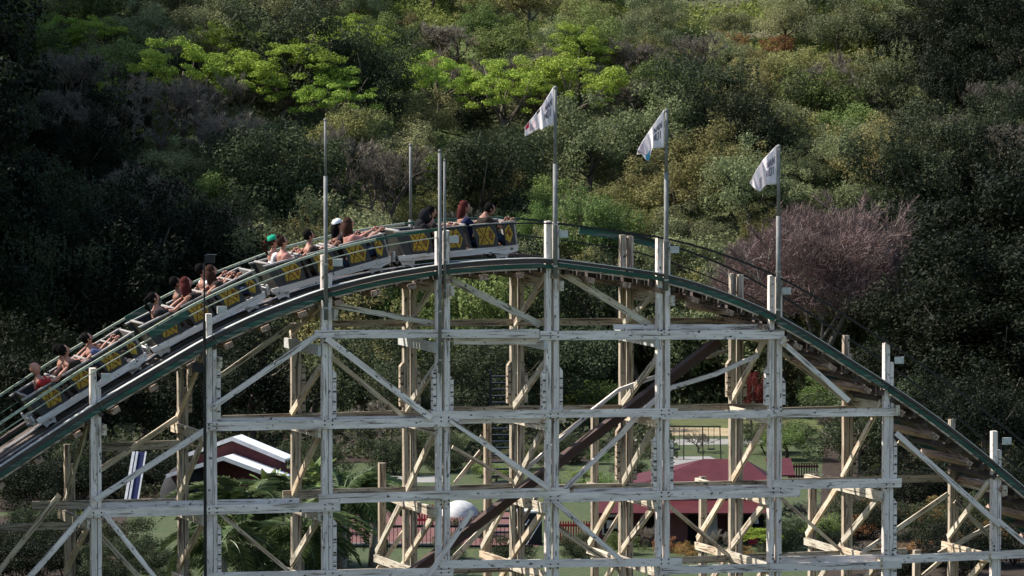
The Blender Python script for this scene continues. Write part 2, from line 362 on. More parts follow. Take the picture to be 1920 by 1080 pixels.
# long diagonal braces: (row v, x0,y0,x1,y1, height px)
DG = [(-.16, 612, 634, 808, 784, 11), (-.16, 398, 764, 594, 629, 10), (-.16, 178, 938, 388, 804, 10), (-.16, 50, 1088, 170, 952, 10), (-.16, 198, 966, 296, 1090, 9),
      (-.16, 845, 788, 1030, 916, 9), (-.16, 1040, 940, 1166, 1052, 9), (-.16, 1465, 640, 1592, 752, 9), (-.16, 1680, 812, 1875, 985, 10), (-.16, 1870, 975, 1960, 1050, 9), (-.16, 885, 958, 800, 1085, 9),
      (.2, 614, 570, 818, 607, 10), (.2, 843, 523, 1012, 608, 13), (.2, 1048, 508, 1218, 609, 13), (.2, 1040, 505, 1190, 590, 9),
      (DB - .15, 398, 716, 548, 610, 9), (DB - .15, 180, 886, 332, 784, 10), (DB - .15, -5, 1075, 112, 928, 10), (DB - .15, 620, 668, 757, 782, 9), (DB - .15, 183, 998, 268, 1090, 9),
      (DB + .1, 846, 1050, 938, 958, 9), (DT - .1, 853, 906, 902, 846, 8), (DB + .1, 1045, 940, 1100, 1000, 7), (DB - .15, 1250, 945, 1370, 1045, 7), (DT - .1, 1105, 1060, 1165, 960, 7), (DT - .1, 700, 1080, 765, 985, 8), (DB - .15, 415, 965, 540, 1070, 7), (DB + .1, 985, 800, 1040, 760, 7), (DB - .15, 1460, 930, 1580, 1035, 6), (DB - .15, 848, 838, 968, 906, 7), (DB - .15, 900, 818, 975, 890, 7), (DB - .15, 1468, 664, 1588, 752, 8), (DB - .15, 1684, 828, 1788, 902, 6), (DB - .15, 1605, 1045, 1778, 926, 9), (DB - .15, 1760, 1038, 1862, 984, 9),
      (DB - .15, 1790, 940, 1870, 1020, 8), (DB + .1, 1040, 985, 1165, 1070, 10), (DB + .1, 850, 1050, 960, 930, 9), (DB + .1, 1010, 925, 955, 1020, 7), (DB + .1, 1048, 822, 1105, 776, 8), (DB + .1, 1730, 1080, 1800, 1020, 8)]
for v, x0, y0, x1, y1, h in DG: beam('diagonal_brace', F(x0, y0, v), F(x1, y1, v), .055, h * .0122, M_['front'] if v < .1 else M_['cream'])
# lower steel chute passing through the frame
beam('steel_beam', F(740, 1100, 1.0), F(1348, 640, 1.0), .16, .21, M_['rust']); beam('steel_flange', F(742, 1089, 1.0), F(1350, 629, 1.0), .3, .035, M_['rust'])
def strip(name, pts, v, wd, h, mat):
    for p, q in zip(pts, pts[1:]): beam(name, F(*p, v), F(*q, v), wd, h, mat)
strip('lower_rail', [(985, 880), (1115, 766), (1160, 731), (1230, 706), (1268, 692)], 1.7, .09, .08, M_['front'])
strip('lower_rail', [(1060, 915), (1167, 812), (1192, 782), (1232, 747), (1256, 728), (1340, 702), (1422, 666)], .5, .09, .10, M_['front'])
strip('lower_rail', [(1325, 670), (1365, 656)], 1.7, .09, .07, M_['back'])
# track bed, one bay at a time
u0, u1 = BU[0], BU[-1]
for a_, b_ in zip(BU, BU[1:]):
    e = .012
    lf = FX[BU.index(a_)] < 1000; gz = -.115 if lf else -.07
    sweep('green_side_beam', a_ + e, b_ - e, -.18 + random.uniform(-.01, .01), -.12, gz - .095, gz + random.uniform(-.01, .01), M_['green'])
    sweep('rail_beam', a_ + e, b_ - e, -.17, -.02, gz + .012, -.005, M_['darkwood']); sweep('packing_board', a_ + .1, b_ - .4, -.165, -.115, gz - .145, gz - .105, M_['back']); sweep('rail_edge', a_ + e, b_ - e, -.185, -.03, -.002, .014, M_['plate'])
    sweep('far_side_beam', a_ + e, b_ - e, DB + .12, DB + .18, -.30, -.085, M_['green']); sweep('far_rail_beam', a_ + e, b_ - e, DB + .0, DB + .17, -.08, .0, M_['darkwood'])
    for v in (.70, 1.54): sweep('track_rail', a_ + e, b_ - e, v, v + .16, -.165, -.10, M_['deck']); sweep('rail_strap', a_ + e, b_ - e, v + .02, v + .14, -.098, -.085, M_['steel'])
    sweep('chain_trough', a_ + e, b_ - e, 1.08, 1.32, -.165, -.09, M_['deck'])
    for v in (.04, .27, .48, 1.74, 1.96, 2.18): sweep('walk_board', a_ + e, b_ - e, v, v + .19, -.165, -.135 + random.uniform(-.008, .008), M_['deck'])
u = u0 + .1; k = 0
while u < u1:
    s = TS(u); d = Vector((0, 0, 0)); q = math.hypot(1, s); nrm = (W(-s / q, 0, 1 / q)); along = W(1 / q, 0, s / q)
    long_ = k % 3 == 0; c0 = W(u, -.10, TZ(u)) - nrm * (.245 if not long_ else .38); c1 = W(u, DB + .1, TZ(u)) - nrm * (.245 if not long_ else .38)
    beam('tie', c0, c1, .2 if long_ else .1, .12 if long_ else .15, M_['raw'] if long_ else M_['darkwood'], along); u += .29; k += 1  # most ties darkened to paint the underside's shade; every third stays bare wood
# handrails
def hrail(a_, b_, v, h, th, mat, name='handrail'): sweep(name, a_, b_, v - th / 2, v + th / 2, h - th / 2, h + th / 2, mat)
for i, (a_, b_) in enumerate(zip(BU, BU[1:])):
    left = FX[i] < 700
    if left:
        hrail(a_, b_ - .01, -.13, .80, .052, M_['railgreen']); hrail(a_, b_ - .01, -.13, .62, .02, M_['railgreen'], 'mid_rail')
        hrail(a_, b_ - .01, DB + .13, .80, .052, M_['railgreen']); hrail(a_, b_ - .01, DB + .13, .45, .02, M_['green'], 'mid_rail')
    elif FX[i] < 1000:
        hrail(a_, b_ - .01, DB + .13, .80, .05, M_['green']); hrail(a_, b_ - .01, -.13, .80, .03, M_['black'])
    else:
        hrail(a_, b_ - .01, -.13, .80, .045, M_['black']); hrail(a_, b_ - .01, DB + .13, .80, .045, M_['black']); hrail(a_, b_ - .01, DB + .13, .42, .03, M_['black'], 'mid_rail')
ug = lambda x: UZ(x, 560)[0]
sweep('green_rail_board', ug(305), ug(374), -.16, -.125, .60, .765, M_['green']); sweep('green_rail_board', ug(712), ug(828), -.18, -.14, .77, .84, M_['green'])
sweep('green_rail_board', ug(320), ug(385), DB + .1, DB + .14, .62, .84, M_['green']); sweep('green_rail_board', ug(1150), ug(1318), DB + .16, DB + .19, .62, .78, M_['green'])

# ------------------------------------------------------------------ poles and flags
def pole(x, ytop, ybot, v, segs, label, name='flagpole'):
    p0, p1 = F(x, ybot, v), F(x, ytop, v); o = empty(name, p0, label, 'pole', 'poles standing along the crest of the coaster')
    L = (p1 - p0).length
    for i, (a_, b_, r) in enumerate(segs): MB().tube([(p0.x, p0.y, p0.z + L * a_), (p0.x, p0.y, p0.z + L * b_)], r, 10).build('lower_tube' if i == 0 else 'upper_tube', M_['pole'], o, smooth=True)
    for f in (.06, .28): MB().tube([(p0.x, p0.y, p0.z + L * f - .02), (p0.x, p0.y, p0.z + L * f + .02)], segs[0][2] + .012, 10).build('clamp', M_['steel'], o)
    MB().ball((p0.x, p0.y, p0.z + L), segs[-1][2] * 1.3).build('cap', M_['pole'], o, smooth=True)
    return o
pole(611, 225, 600, -.25, [(0, .72, .046), (.72, 1, .03)], 'tall bare grey pole without a flag beside the man in a dark shirt')
pole(825, 283, 700, -.27, [(0, .99, .042), (.99, 1, .03)], 'bare grey pole on the double post in front of the lead coaster car')
pole(834, 300, 560, -.22, [(0, .99, .03), (.99, 1, .02)], 'thinner grey pipe strapped beside the bare pole at the lead coaster car', 'pipe_pole')
pole(770, 272, 505, DB + .3, [(0, .4, .05), (.4, 1, .032)], 'thin grey pole behind the lead coaster car, rising above the hooded rider')
pole(1041, 165, 520, -.2, [(0, .6, .055), (.6, 1, .04)], 'grey flagpole carrying the leftmost and highest white flag')
pole(1249, 208, 545, -.2, [(0, .66, .055), (.66, 1, .04)], 'grey flagpole carrying the middle white flag')
pole(1459, 275, 600, -.2, [(0, .6, .055), (.6, 1, .04)], 'grey flagpole carrying the rightmost and lowest white flag')
m, t, b = mat_new('flag_cloth'); n = noise_at(t, 5, detail=5); c = mixc(t, ramp(t, n, .3, .8), (.88, .84, .86), (.76, .72, .75)); t.links.new(c, b.inputs['Base Color']); b.inputs['Roughness'].default_value = .9
tr = N(t, 'ShaderNodeBsdfTranslucent'); t.links.new(c, tr.inputs[0]); mx = N(t, 'ShaderNodeMixShader'); mx.inputs[0].default_value = .45
t.links.new(b.outputs[0], mx.inputs[1]); t.links.new(tr.outputs[0], mx.inputs[2]); t.links.new(mx.outputs[0], t.nodes['Material Output'].inputs[0]); M_['flag'] = m
for k, c in (('ink', (.20, .18, .23)), ('fred', (.55, .03, .06)), ('fblue', (.10, .42, .62)), ('fblack', (.02, .02, .02)), ('fpink', (.62, .50, .55))): M_[k] = plain('flag_print_' + k, c, .9)
GLY = {'N': [((0, 0), (0, 1)), ((0, 1), (1, 0)), ((1, 0), (1, 1))], 'A': [((0, 0), (.5, 1)), ((.5, 1), (1, 0)), ((.25, .4), (.75, .4))], 'O': [((0, 0), (0, 1)), ((0, 1), (1, 1)), ((1, 1), (1, 0)), ((1, 0), (0, 0))], 'I': [((.5, 0), (.5, 1))]}
def poly_eval(pts, s):
    p = np.array(pts, float); d = np.r_[0, np.cumsum(np.hypot(*np.diff(p, axis=0).T))]; d /= d[-1]; return np.interp(s, d, p[:, 0]), np.interp(s, d, p[:, 1])
def flag(topc, botc, label, prints, seed):
    def S(s, t_, off=0.0):
        a0, b0 = poly_eval(topc, s), poly_eval(botc, s); bend = .10 * math.sin(s * 9 + seed + t_ * 1.2) * min(1, s * 2.2) + .035 * math.sin(s * 23 + t_ * 3 + seed) * min(1, s * 3) + .25 * s
        return F(a0[0] * (1 - t_) + b0[0] * t_, a0[1] * (1 - t_) + b0[1] * t_, -.2 + bend - off)
    n, mm = 40, 16; vs = [S(i / n, j / mm, o_) for o_ in (0, -.006) for i in range(n + 1) for j in range(mm + 1)]
    h = (n + 1) * (mm + 1); fs = []
    for i in range(n):
        for j in range(mm):
            q = (i * (mm + 1) + j, i * (mm + 1) + j + 1, (i + 1) * (mm + 1) + j + 1, (i + 1) * (mm + 1) + j); fs += [q, tuple(x + h for x in q[::-1])]
    ring = [i * (mm + 1) for i in range(n + 1)] + [n * (mm + 1) + j for j in range(1, mm + 1)] + [i * (mm + 1) + mm for i in range(n - 1, -1, -1)] + [j for j in range(mm - 1, 0, -1)]
    fs += [(ring[i], ring[(i + 1) % len(ring)], ring[(i + 1) % len(ring)] + h, ring[i] + h) for i in range(len(ring))]
    p0 = S(0, 1); o = empty('flag', p0, label, 'flag', 'white flags along the crest'); link('cloth', mesh('cloth', vs, fs, True), M_['flag'], o)
    for r, word in enumerate(('NAN', 'NOI')):
        mb = MB()
        for k, chx in enumerate(word):
            for (x0, y0), (x1, y1) in GLY[chx]:
                t0, t1 = (.24, .44) if r == 0 else (.50, .72); s0, ws = .07 + (2 - k) * .085 + .06, -.06
                A0 = (s0 + x0 * ws, t1 - y0 * (t1 - t0)); A1 = (s0 + x1 * ws, t1 - y1 * (t1 - t0)); q = 6; hw = .014
                dx, dy = A1[0] - A0[0], A1[1] - A0[1]; Ld = math.hypot(dx, dy * 1.3); ox, oy = -dy * 1.3 / Ld * hw, dx / Ld * hw * 1.3
                pv = []
                for i in range(q + 1):
                    f_ = i / q; pv += [S(A0[0] + dx * f_ + ox, A0[1] + dy * f_ + oy, .006), S(A0[0] + dx * f_ - ox, A0[1] + dy * f_ - oy, .006)]
                mb.add(pv, [(2 * i, 2 * i + 1, 2 * i + 3, 2 * i + 2) for i in range(q)])
        mb.build('lettering', M_['ink'], o)
    for nm, (s0, s1, t0, t1) in prints:
        pv = [S(s0 + (s1 - s0) * i / 8, t0 + (t1 - t0) * j / 4, .007) for i in range(9) for j in range(5)]
        MB().add(pv, [(i * 5 + j, i * 5 + j + 1, i * 5 + j + 6, i * 5 + j + 5) for i in range(8) for j in range(4)]).build('print', M_[nm], o)
flag([(1038, 162), (1016, 198), (1000, 218), (984, 238)], [(1038, 234), (1021, 239), (1016, 245), (1011, 241), (996, 250), (984, 256)], 'white flag with red and black print at its tip, leftmost of the three flags', [('fred', (.86, .98, .02, .45)), ('fblack', (.52, .62, .01, .16)), ('fpink', (.62, .84, .3, .8))], .5)
flag([(1245, 205), (1221, 240), (1206, 262), (1196, 280), (1194, 288)], [(1245, 277), (1223, 279), (1220, 291), (1216, 303), (1209, 298), (1203, 289), (1194, 290)], 'white flag with a pale blue lower tip, middle of the three flags', [('fblue', (.50, .70, .72, .98)), ('fpink', (.72, .95, .1, .8))], 2.0)
flag([(1456, 272), (1430, 300), (1416, 322), (1406, 342)], [(1456, 346), (1437, 347), (1432, 352), (1425, 360), (1415, 354), (1406, 344)], 'plain white flag with grey lettering, rightmost and lowest of the three flags', [('fpink', (.5, .6, .5, .9))], 3.6)
# camera on its own dark pole
p0 = F(386, 1300, -.35); p1 = F(388, 500, -.35); o = empty('camera_pole', (p0.x, p0.y, 0), 'thin black pole with a surveillance camera box and small white lamp on top', 'pole')
MB().tube([(p0.x, p0.y, -.05), (p0.x, p0.y, p1.z - 1.2)], .034, 8).build('lower_tube', M_['black'], o); MB().tube([(p0.x, p0.y, p1.z - 1.2), (p0.x, p0.y, p1.z + .1)], .02, 8).build('upper_tube', M_['black'], o)
pc = F(389, 486, -.35); hd = MB().box(pc.x - .06, pc.x + .16, pc.y - .07, pc.y + .07, pc.z - .08, pc.z + .09).box(pc.x - .02, pc.x + .2, pc.y - .09, pc.y + .09, pc.z + .09, pc.z + .105).build('camera_housing', M_['black'], o)
MB().tube([(pc.x - .19, pc.y, pc.z - .04), (pc.x - .06, pc.y, pc.z)], [.05, .02], 8).build('lamp', M_['flag'], hd)
pb = F(372, 690, -.35); MB().box(pb.x - .13, pb.x + .13, pb.y + .04, pb.y + .22, pb.z - .1, pb.z + .1).build('junction_box', M_['black'], o)

# ------------------------------------------------------------------ train
M_['tub'] = plain('charcoal_car_body', (.040, .041, .044), .55, 0, .3, 8)
M_['yellow'] = plain('yellow_pattern_paint', (.36, .25, .035), .7, 0, .75, 22)
M_['brown'] = plain('oxblood_pattern_paint', (.13, .04, .018), .7)
M_['chassis'] = wood('grey_white_chassis', (.66, .65, .63), (.44, .42, .39), (.16, .13, .11), .62, .06)
M_['pad'] = plain('pale_grey_trim', (.30, .28, .265), .6, 0, .25)
M_['seat'] = plain('dark_seat_vinyl', (.03, .028, .028), .45)
def rects(mb, quads, y, th=.006):
    for q in quads: mb.prism(q, y - th, y)
def car(name, uc, label):
    du = 1.1; za, zb = TZ(uc - du), TZ(uc + du); ang = math.atan2(zb - za, 2 * du); zc = (za + zb) / 2 * .5 + TZ(uc) * .5 - .10
    x = W(math.cos(ang), 0, math.sin(ang)); Mx = frame_mat(W(uc, 1.2, zc), x, VH)
    o = empty(name, (0, 0, 0), label, 'coaster car', 'cars of the coaster train'); o.matrix_world = Mx
    P = lambda nm, mb, mt, par=o, sm=False: link(nm, mb.mesh(nm, sm), M_[mt], None, None)
    def put(nm, mb, mt, par=None, sm=False):
        q = bpy.data.objects.new(nm, mb.mesh(nm, sm)); q.data.materials.append(M_[mt]); COL.objects.link(q); q.parent = par or o; return q
    for s in (-1, 1):
        y0, y1 = (s * .62, s * .54) if s < 0 else (.54, .62)
        ch = put('chassis_side', MB().prism([(-1.36, .22), (-1.0, .2), (-.6, .2), (.95, .2), (1.15, .14), (1.46, .2), (1.50, .34), (-1.38, .34)], min(y0, y1), max(y0, y1)), 'chassis')
        # rear blank quarter panel, leaning back
        put('rear_panel', MB().prism([(-1.22, .345), (-1.05, .345), (-1.16, .85), (-1.40, .85)], s * .58 - .025, s * .58 + .025), 'tub')
        put('grab_trim', MB().prism([(-1.42, .855), (-.68, .855), (-.68, .89), (-1.44, .89)], s * .58 - .05, s * .58 + .05), 'pad')
        for (a_, b_, lean) in ((-1.04, -.54, .10), (-.25, .25, .10), (.53, 1.03, .10), (1.20, 1.44, .06)):
            pn = put('side_panel', MB().prism([(a_, .345), (b_, .345), (b_ - lean * .5, .85), (a_ - lean, .85)], s * .58 - .025, s * .58 + .025), 'tub')
            if a_ > -1: put('grab_trim', MB().prism([(a_ - lean - .04, .855), (b_ - .02, .855), (b_ + .06, .875), (b_ - .02, .89), (a_ - lean - .04, .89)], s * .58 - .045, s * .58 + .045), 'pad')
            Wd = b_ - a_; cx = (a_ + b_) / 2 - lean * .4; cz = .605; yy = s * .58 + s * .026
            X = lambda f: cx + (f - .5) * Wd * .86; Z = lambda g: cz + (g - .5) * .39; ye = yy + s * .006; ye2 = yy + s * .011
            def pr(poly, d0, d1, mt, nm='pattern'):
                put(nm, MB().prism([(X(f) - (g - .5) * lean * .6, Z(g)) for f, g in poly], min(d0, d1), max(d0, d1)), mt, pn)
            if Wd > .4:
                mbY = MB(); mbB = MB()
                yl = lambda poly: mbY.prism([(X(f) - (g - .5) * lean * .6, Z(g)) for f, g in poly], min(yy, ye), max(yy, ye))
                br = lambda poly: mbB.prism([(X(f) - (g - .5) * lean * .6, Z(g)) for f, g in poly], min(yy, ye2), max(yy, ye2))
                yl([(0, .06), (.10, .0), (.62, .0), (.76, -.06), (1, .5), (.76, 1.06), (.62, 1.0), (.10, 1.0), (0, .94), (.12, .5)])
                br([(.10, .0), (.155, .0), (.64, 1.0), (.585, 1.0)]); br([(.585, .0), (.64, .0), (.155, 1.0), (.10, 1.0)])
                br([(.62, .5), (.76, .14), (.79, .22), (.68, .5)]); br([(.76, .14), (.90, .5), (.85, .5), (.74, .24)]); br([(.90, .5), (.76, .86), (.73, .78), (.85, .5)]); br([(.76, .86), (.62, .5), (.68, .5), (.78, .76)])
                br([(.72, .5), (.76, .36), (.80, .5), (.76, .64)])
                br([(.19, .42), (.25, .5), (.19, .58), (.15, .5)]); br([(.34, .1), (.40, .1), (.37, .2)]); br([(.34, .9), (.37, .8), (.40, .9)])
            else:
                mbY = MB(); mbB = MB(); yl = lambda poly: mbY.prism([(X(f), Z(g)) for f, g in poly], min(yy, ye), max(yy, ye)); br = lambda poly: mbB.prism([(X(f), Z(g)) for f, g in poly], min(yy, ye2), max(yy, ye2))
                yl([(.0, .2), (.5, -.05), (.9, .5), (.5, 1.05), (0, .8)]); br([(.1, .46), (.5, .8), (.5, .9), (0, .56)]); br([(.3, .5), (.5, .3), (.7, .5), (.5, .7)])
            for f_ in (1, -1):
                pass
            put('yellow_pattern', mbY, 'yellow', pn); put('oxblood_pattern', mbB, 'brown', pn)
    put('floor', MB().box(-1.3, 1.44, -.53, .53, .21, .245), 'tub')
    for xr in (-1.20, -.42, .36):
        put('seat_back', MB().prism([(xr, .26), (xr + .07, .26), (xr - .05, .875), (xr - .12, .875)], -.53, .53), 'seat')
        put('seat_cushion', MB().box(xr + .05, xr + .46, -.53, .53, .26, .36), 'seat')
        put('seat_top_pad', MB().tube([(xr - .09, -.54, .89), (xr - .09, .54, .89)], .03, 8), 'pad', sm=True)
        put('lap_bar', MB().tube([(xr + .62, -.52, .72), (xr + .60, -.5, .875), (xr + .60, .5, .875), (xr + .62, .52, .72)], .022, 8), 'pad', sm=True)
    put('nose_panel', MB().prism([(1.45, .345), (1.50, .345), (1.48, .87), (1.43, .87)], -.53, .53), 'pad')
    for xw in (-1.12, 1.12):
        for s in (-1, 1):
            wh = put('wheel', MB().tube([(xw, s * .36, .115), (xw, s * .47, .115)], .10, 14), 'black', sm=False); put('hub', MB().tube([(xw, s * .34, .115), (xw, s * .49, .115)], .045, 10), 'steel', wh)
            put('wheel_bracket', MB().prism([(xw - .2, .25), (xw - .12, .05), (xw - .05, .08), (xw + .05, .08), (xw + .12, .03), (xw + .18, .25)], s * .50 - .015, s * .50 + .015), 'chassis')
    put('coupling', MB().tube([(-1.52, 0, .22), (-1.3, 0, .22)], .04, 8), 'steel')
    put('rear_bumper', MB().box(-1.45, -1.38, -.4, .4, .2, .36).box(-1.44, -1.40, -.48, -.4, .3, .44).box(-1.44, -1.40, .4, .48, .3, .44), 'chassis')
    return o, Mx

# ------------------------------------------------------------------ riders
def cut(name, v, fs):
    used = sorted({i for f in fs for i in f}); ix = {i: k for k, i in enumerate(used)}
    return mesh(name, [v[i] for i in used], [tuple(ix[i] for i in f) for f in fs], True)
def remesh(mb, name, vox, sm=6):
    me = mb.mesh('tmp'); ob = bpy.data.objects.new('tmp', me); COL.objects.link(ob)
    r = ob.modifiers.new('r', 'REMESH'); r.mode = 'VOXEL'; r.voxel_size = vox; r.use_smooth_shade = True
    s = ob.modifiers.new('s', 'SMOOTH'); s.iterations = sm; s.factor = .5
    dg = bpy.context.evaluated_depsgraph_get(); res = bpy.data.meshes.new_from_object(ob.evaluated_get(dg)); res.name = name
    bpy.data.objects.remove(ob); bpy.data.meshes.remove(me); return res
def lerp3(a, b, f): return tuple(x + (y - x) * f for x, y in zip(a, b))
def skeleton(pose):
    # seated, facing +x; hips at origin, z up
    lean = {'grip': -.04, 'lean': -.10, 'hunch': .16, 'far': .02}[pose]
    sh = (lean, 0, .47); nk = (lean + .02, 0, .55); hd = (lean + (.05 if pose != 'hunch' else .12), 0, .71 if pose != 'hunch' else .64)
    arms = {'grip': ((.17, .30), (.46, .42)), 'lean': ((.20, .33), (.52, .44)), 'hunch': ((.30, .27), (.48, .40)), 'far': ((.27, .36), (.60, .46))}[pose]
    return lean, sh, nk, hd, arms
POSE = {}
def build_pose(pose):
    if pose in POSE: return POSE[pose]
    lean, sh, nk, hd, arms = skeleton(pose)
    body = MB()
    body.tube([(0, 0, -.02), (lean * .3, 0, .15), (lean * .7, 0, .32), sh, nk], [.15, .135, .155, .13, .06], 14); body.ball((lean * .75, 0, .36), (.115, .185, .15), 14, 9); body.ball((.0, 0, .02), (.14, .175, .12), 14, 8)
    body.tube([(nk[0], 0, .47), (nk[0] + .01, 0, .6)], .055, 10)
    shirt = MB(); g = .014
    shirt.tube([(0, 0, .02), (lean * .3, 0, .15), (lean * .7, 0, .32), (sh[0], 0, .49)], [.165, .152, .17, .10], 14); shirt.ball((lean * .75, 0, .37), (.13, .2, .155), 14, 9)
    pants = MB(); pants.ball((.0, 0, .03), (.155, .19, .125), 14, 8)
    hands = MB()
    for s in (-1, 1):
        S0 = (sh[0], s * .19, .44); E = (sh[0] + arms[0][0], s * .23, arms[0][1]); H = (sh[0] + arms[1][0], s * .19, arms[1][1])
        body.ball(S0, .068, 10, 7); body.tube([S0, lerp3(S0, E, .5), E, lerp3(E, H, .35), lerp3(E, H, .93)], [.058, .052, .042, .043, .028], 10)
        shirt.ball(S0, .083, 10, 7); shirt.tube([S0, lerp3(S0, E, .62)], [.076, .066], 10)
        d = (Vector(H) - Vector(E)).normalized(); hv = Vector(H)
        hands.ball(tuple(hv + d * .02), (.048, .022, .042), 8, 6)
        for k, (oy, ln) in enumerate(((-.03, .05), (-.01, .062), (.012, .058), (.033, .044))):
            a = hv + d * .055 + Vector((0, oy, .012)); hands.tube([a, a + Vector((ln * .55, 0, -.012)), a + Vector((ln * .45, 0, -.045))], [.011, .01, .008], 6)
        a = hv + Vector((.0, -s * .035, -.01)); hands.tube([a, a + Vector((.035, -s * .02, -.018)), a + Vector((.055, -s * .01, -.035))], [.013, .011, .009], 6)
        hp = (.02, s * .095, .0); kn = (.42, s * .13, .10); an = (.60, s * .12, -.11); toe = (.74, s * .13, -.07)
        body.tube([hp, lerp3(hp, kn, .5), kn, lerp3(kn, an, .35), an, toe], [.085, .078, .058, .056, .04, .035], 10)
        pants.tube([hp, lerp3(hp, kn, .5), kn, lerp3(kn, an, .35), lerp3(kn, an, .85)], [.102, .094, .074, .07, .058], 10)
    b = remesh(body, 'body', .017); s_ = remesh(shirt, 'shirt', .018); p_ = remesh(pants, 'trousers', .018)
    # head with face, joined to the body mesh
    hm = MB(); n, mm = 16, 12; vs = []; fs = []
    for i in range(mm + 1):
        ph = math.pi * i / mm
        for k in range(n):
            th = 2 * math.pi * k / n; x, y, z = math.sin(ph) * math.cos(th), math.sin(ph) * math.sin(th), math.cos(ph)
            tp = 1 - .22 * max(0, -z); fx = 1 + (.10 if abs(z + .12) < .18 and x > .9 else 0) + (.05 if z < -.75 and x > .2 else 0)
            vs.append((hd[0] + x * .098 * tp * fx, hd[1] + y * .078 * tp, hd[2] + z * .122))
    for i in range(mm):
        for k in range(n): fs.append((i * n + k, (i + 1) * n + k, (i + 1) * n + (k + 1) % n, i * n + (k + 1) % n))
    hm.add(vs, fs); hm.tube([(hd[0] + .088, 0, hd[2] + .02), (hd[0] + .118, 0, hd[2] - .03), (hd[0] + .09, 0, hd[2] - .04)], [.009, .016, .01], 6)
    for s in (-1, 1): hm.ball((hd[0] - .005, s * .079, hd[2] - .005), (.022, .01, .032), 8, 6)
    nb = len(b.polygons); allv = [tuple(v.co) for v in b.vertices] + hm.v; o1 = len(b.vertices)
    allf = [tuple(p.vertices) for p in b.polygons] + [tuple(i + o1 for i in f) for f in hm.f]; o2 = len(allv); allv += hands.v; allf += [tuple(i + o2 for i in f) for f in hands.f]
    em = MB()
    for s in (-1, 1): em.ball((hd[0] + .084, s * .03, hd[2] + .012), (.012, .014, .009), 8, 6)
    em.ball((hd[0] + .082, 0, hd[2] - .065), (.012, .024, .006), 8, 6)
    o3 = len(allv); nf = len(allf); allv += em.v; allf += [tuple(i + o3 for i in f) for f in em.f]
    me = mesh('body', allv, allf, True); me.materials.append(None); me.materials.append(M_['fblack'])
    for p in me.polygons[nf:]: p.material_index = 1
    bpy.data.meshes.remove(b); POSE[pose] = (me, s_, p_, hd); return POSE[pose]
def hairmesh(hd, style):
    mb = MB(); x, y, z = hd
    mb.ball((x - .018, 0, z + .028), (.105, .092, .115), 14, 10)
    if style in ('long', 'loose'):
        mb.tube([(x - .05, 0, z + .03), (x - .085, 0, z - .08), (x - .10, 0, z - .20), (x - .10, 0, z - .33)], [.085, .085, .085, .05], 12)
        if style == 'loose': mb.ball((x - .03, -.07, z - .1), (.06, .03, .13), 8, 7); mb.ball((x - .03, .07, z - .1), (.06, .03, .13), 8, 7)
    if style == 'pony': mb.tube([(x - .09, 0, z + .07), (x - .17, 0, z + .04), (x - .20, 0, z - .08), (x - .17, 0, z - .22)], [.03, .045, .045, .015], 10)
    if style == 'bun': mb.ball((x - .06, 0, z + .13), .045, 10, 7)
    hr = random.Random(len(style) * 7 + int(x * 1000)); mb.v = [(a + hr.uniform(-.007, .007), b_ + hr.uniform(-.007, .007), c + hr.uniform(-.007, .007)) for a, b_, c in mb.v]
    # cut the face free: keep what lies behind a slanted plane
    v = mb.v; kept = [f for f in mb.f if all((v[i][0] - x) < .055 + max(0, (v[i][2] - z - .05)) * .9 for i in f) and not all((v[i][2] - z) < -.06 and (v[i][0] - x) > .0 for i in f)]
    return cut('hair', v, kept)
SK = {'tan': plain('tan_skin', (.37, .185, .13), .5, 0, .15), 'warm': plain('warm_skin', (.44, .215, .155), .5, 0, .15), 'brown': plain('brown_skin', (.26, .13, .09), .5, 0, .15)}
HC = {'black': plain('black_hair', (.009, .008, .008), .9, spec=.04), 'brown': plain('brown_hair', (.045, .023, .017), .9, spec=.05), 'red': plain('reddish_hair', (.075, .02, .018), .9, spec=.05)}
CL = {k: plain(k + '_cloth', c, .95, 0, .25, 10, spec=.06) for k, c in dict(black=(.018, .018, .02), white=(.72, .72, .72), navy=(.02, .025, .07), red=(.30, .03, .03), dark=(.03, .025, .022), green=(.02, .34, .20), jeans=(.03, .042, .085), pink=(.40, .19, .17), grey=(.22, .22, .24), blue=(.07, .09, .18)).items()}
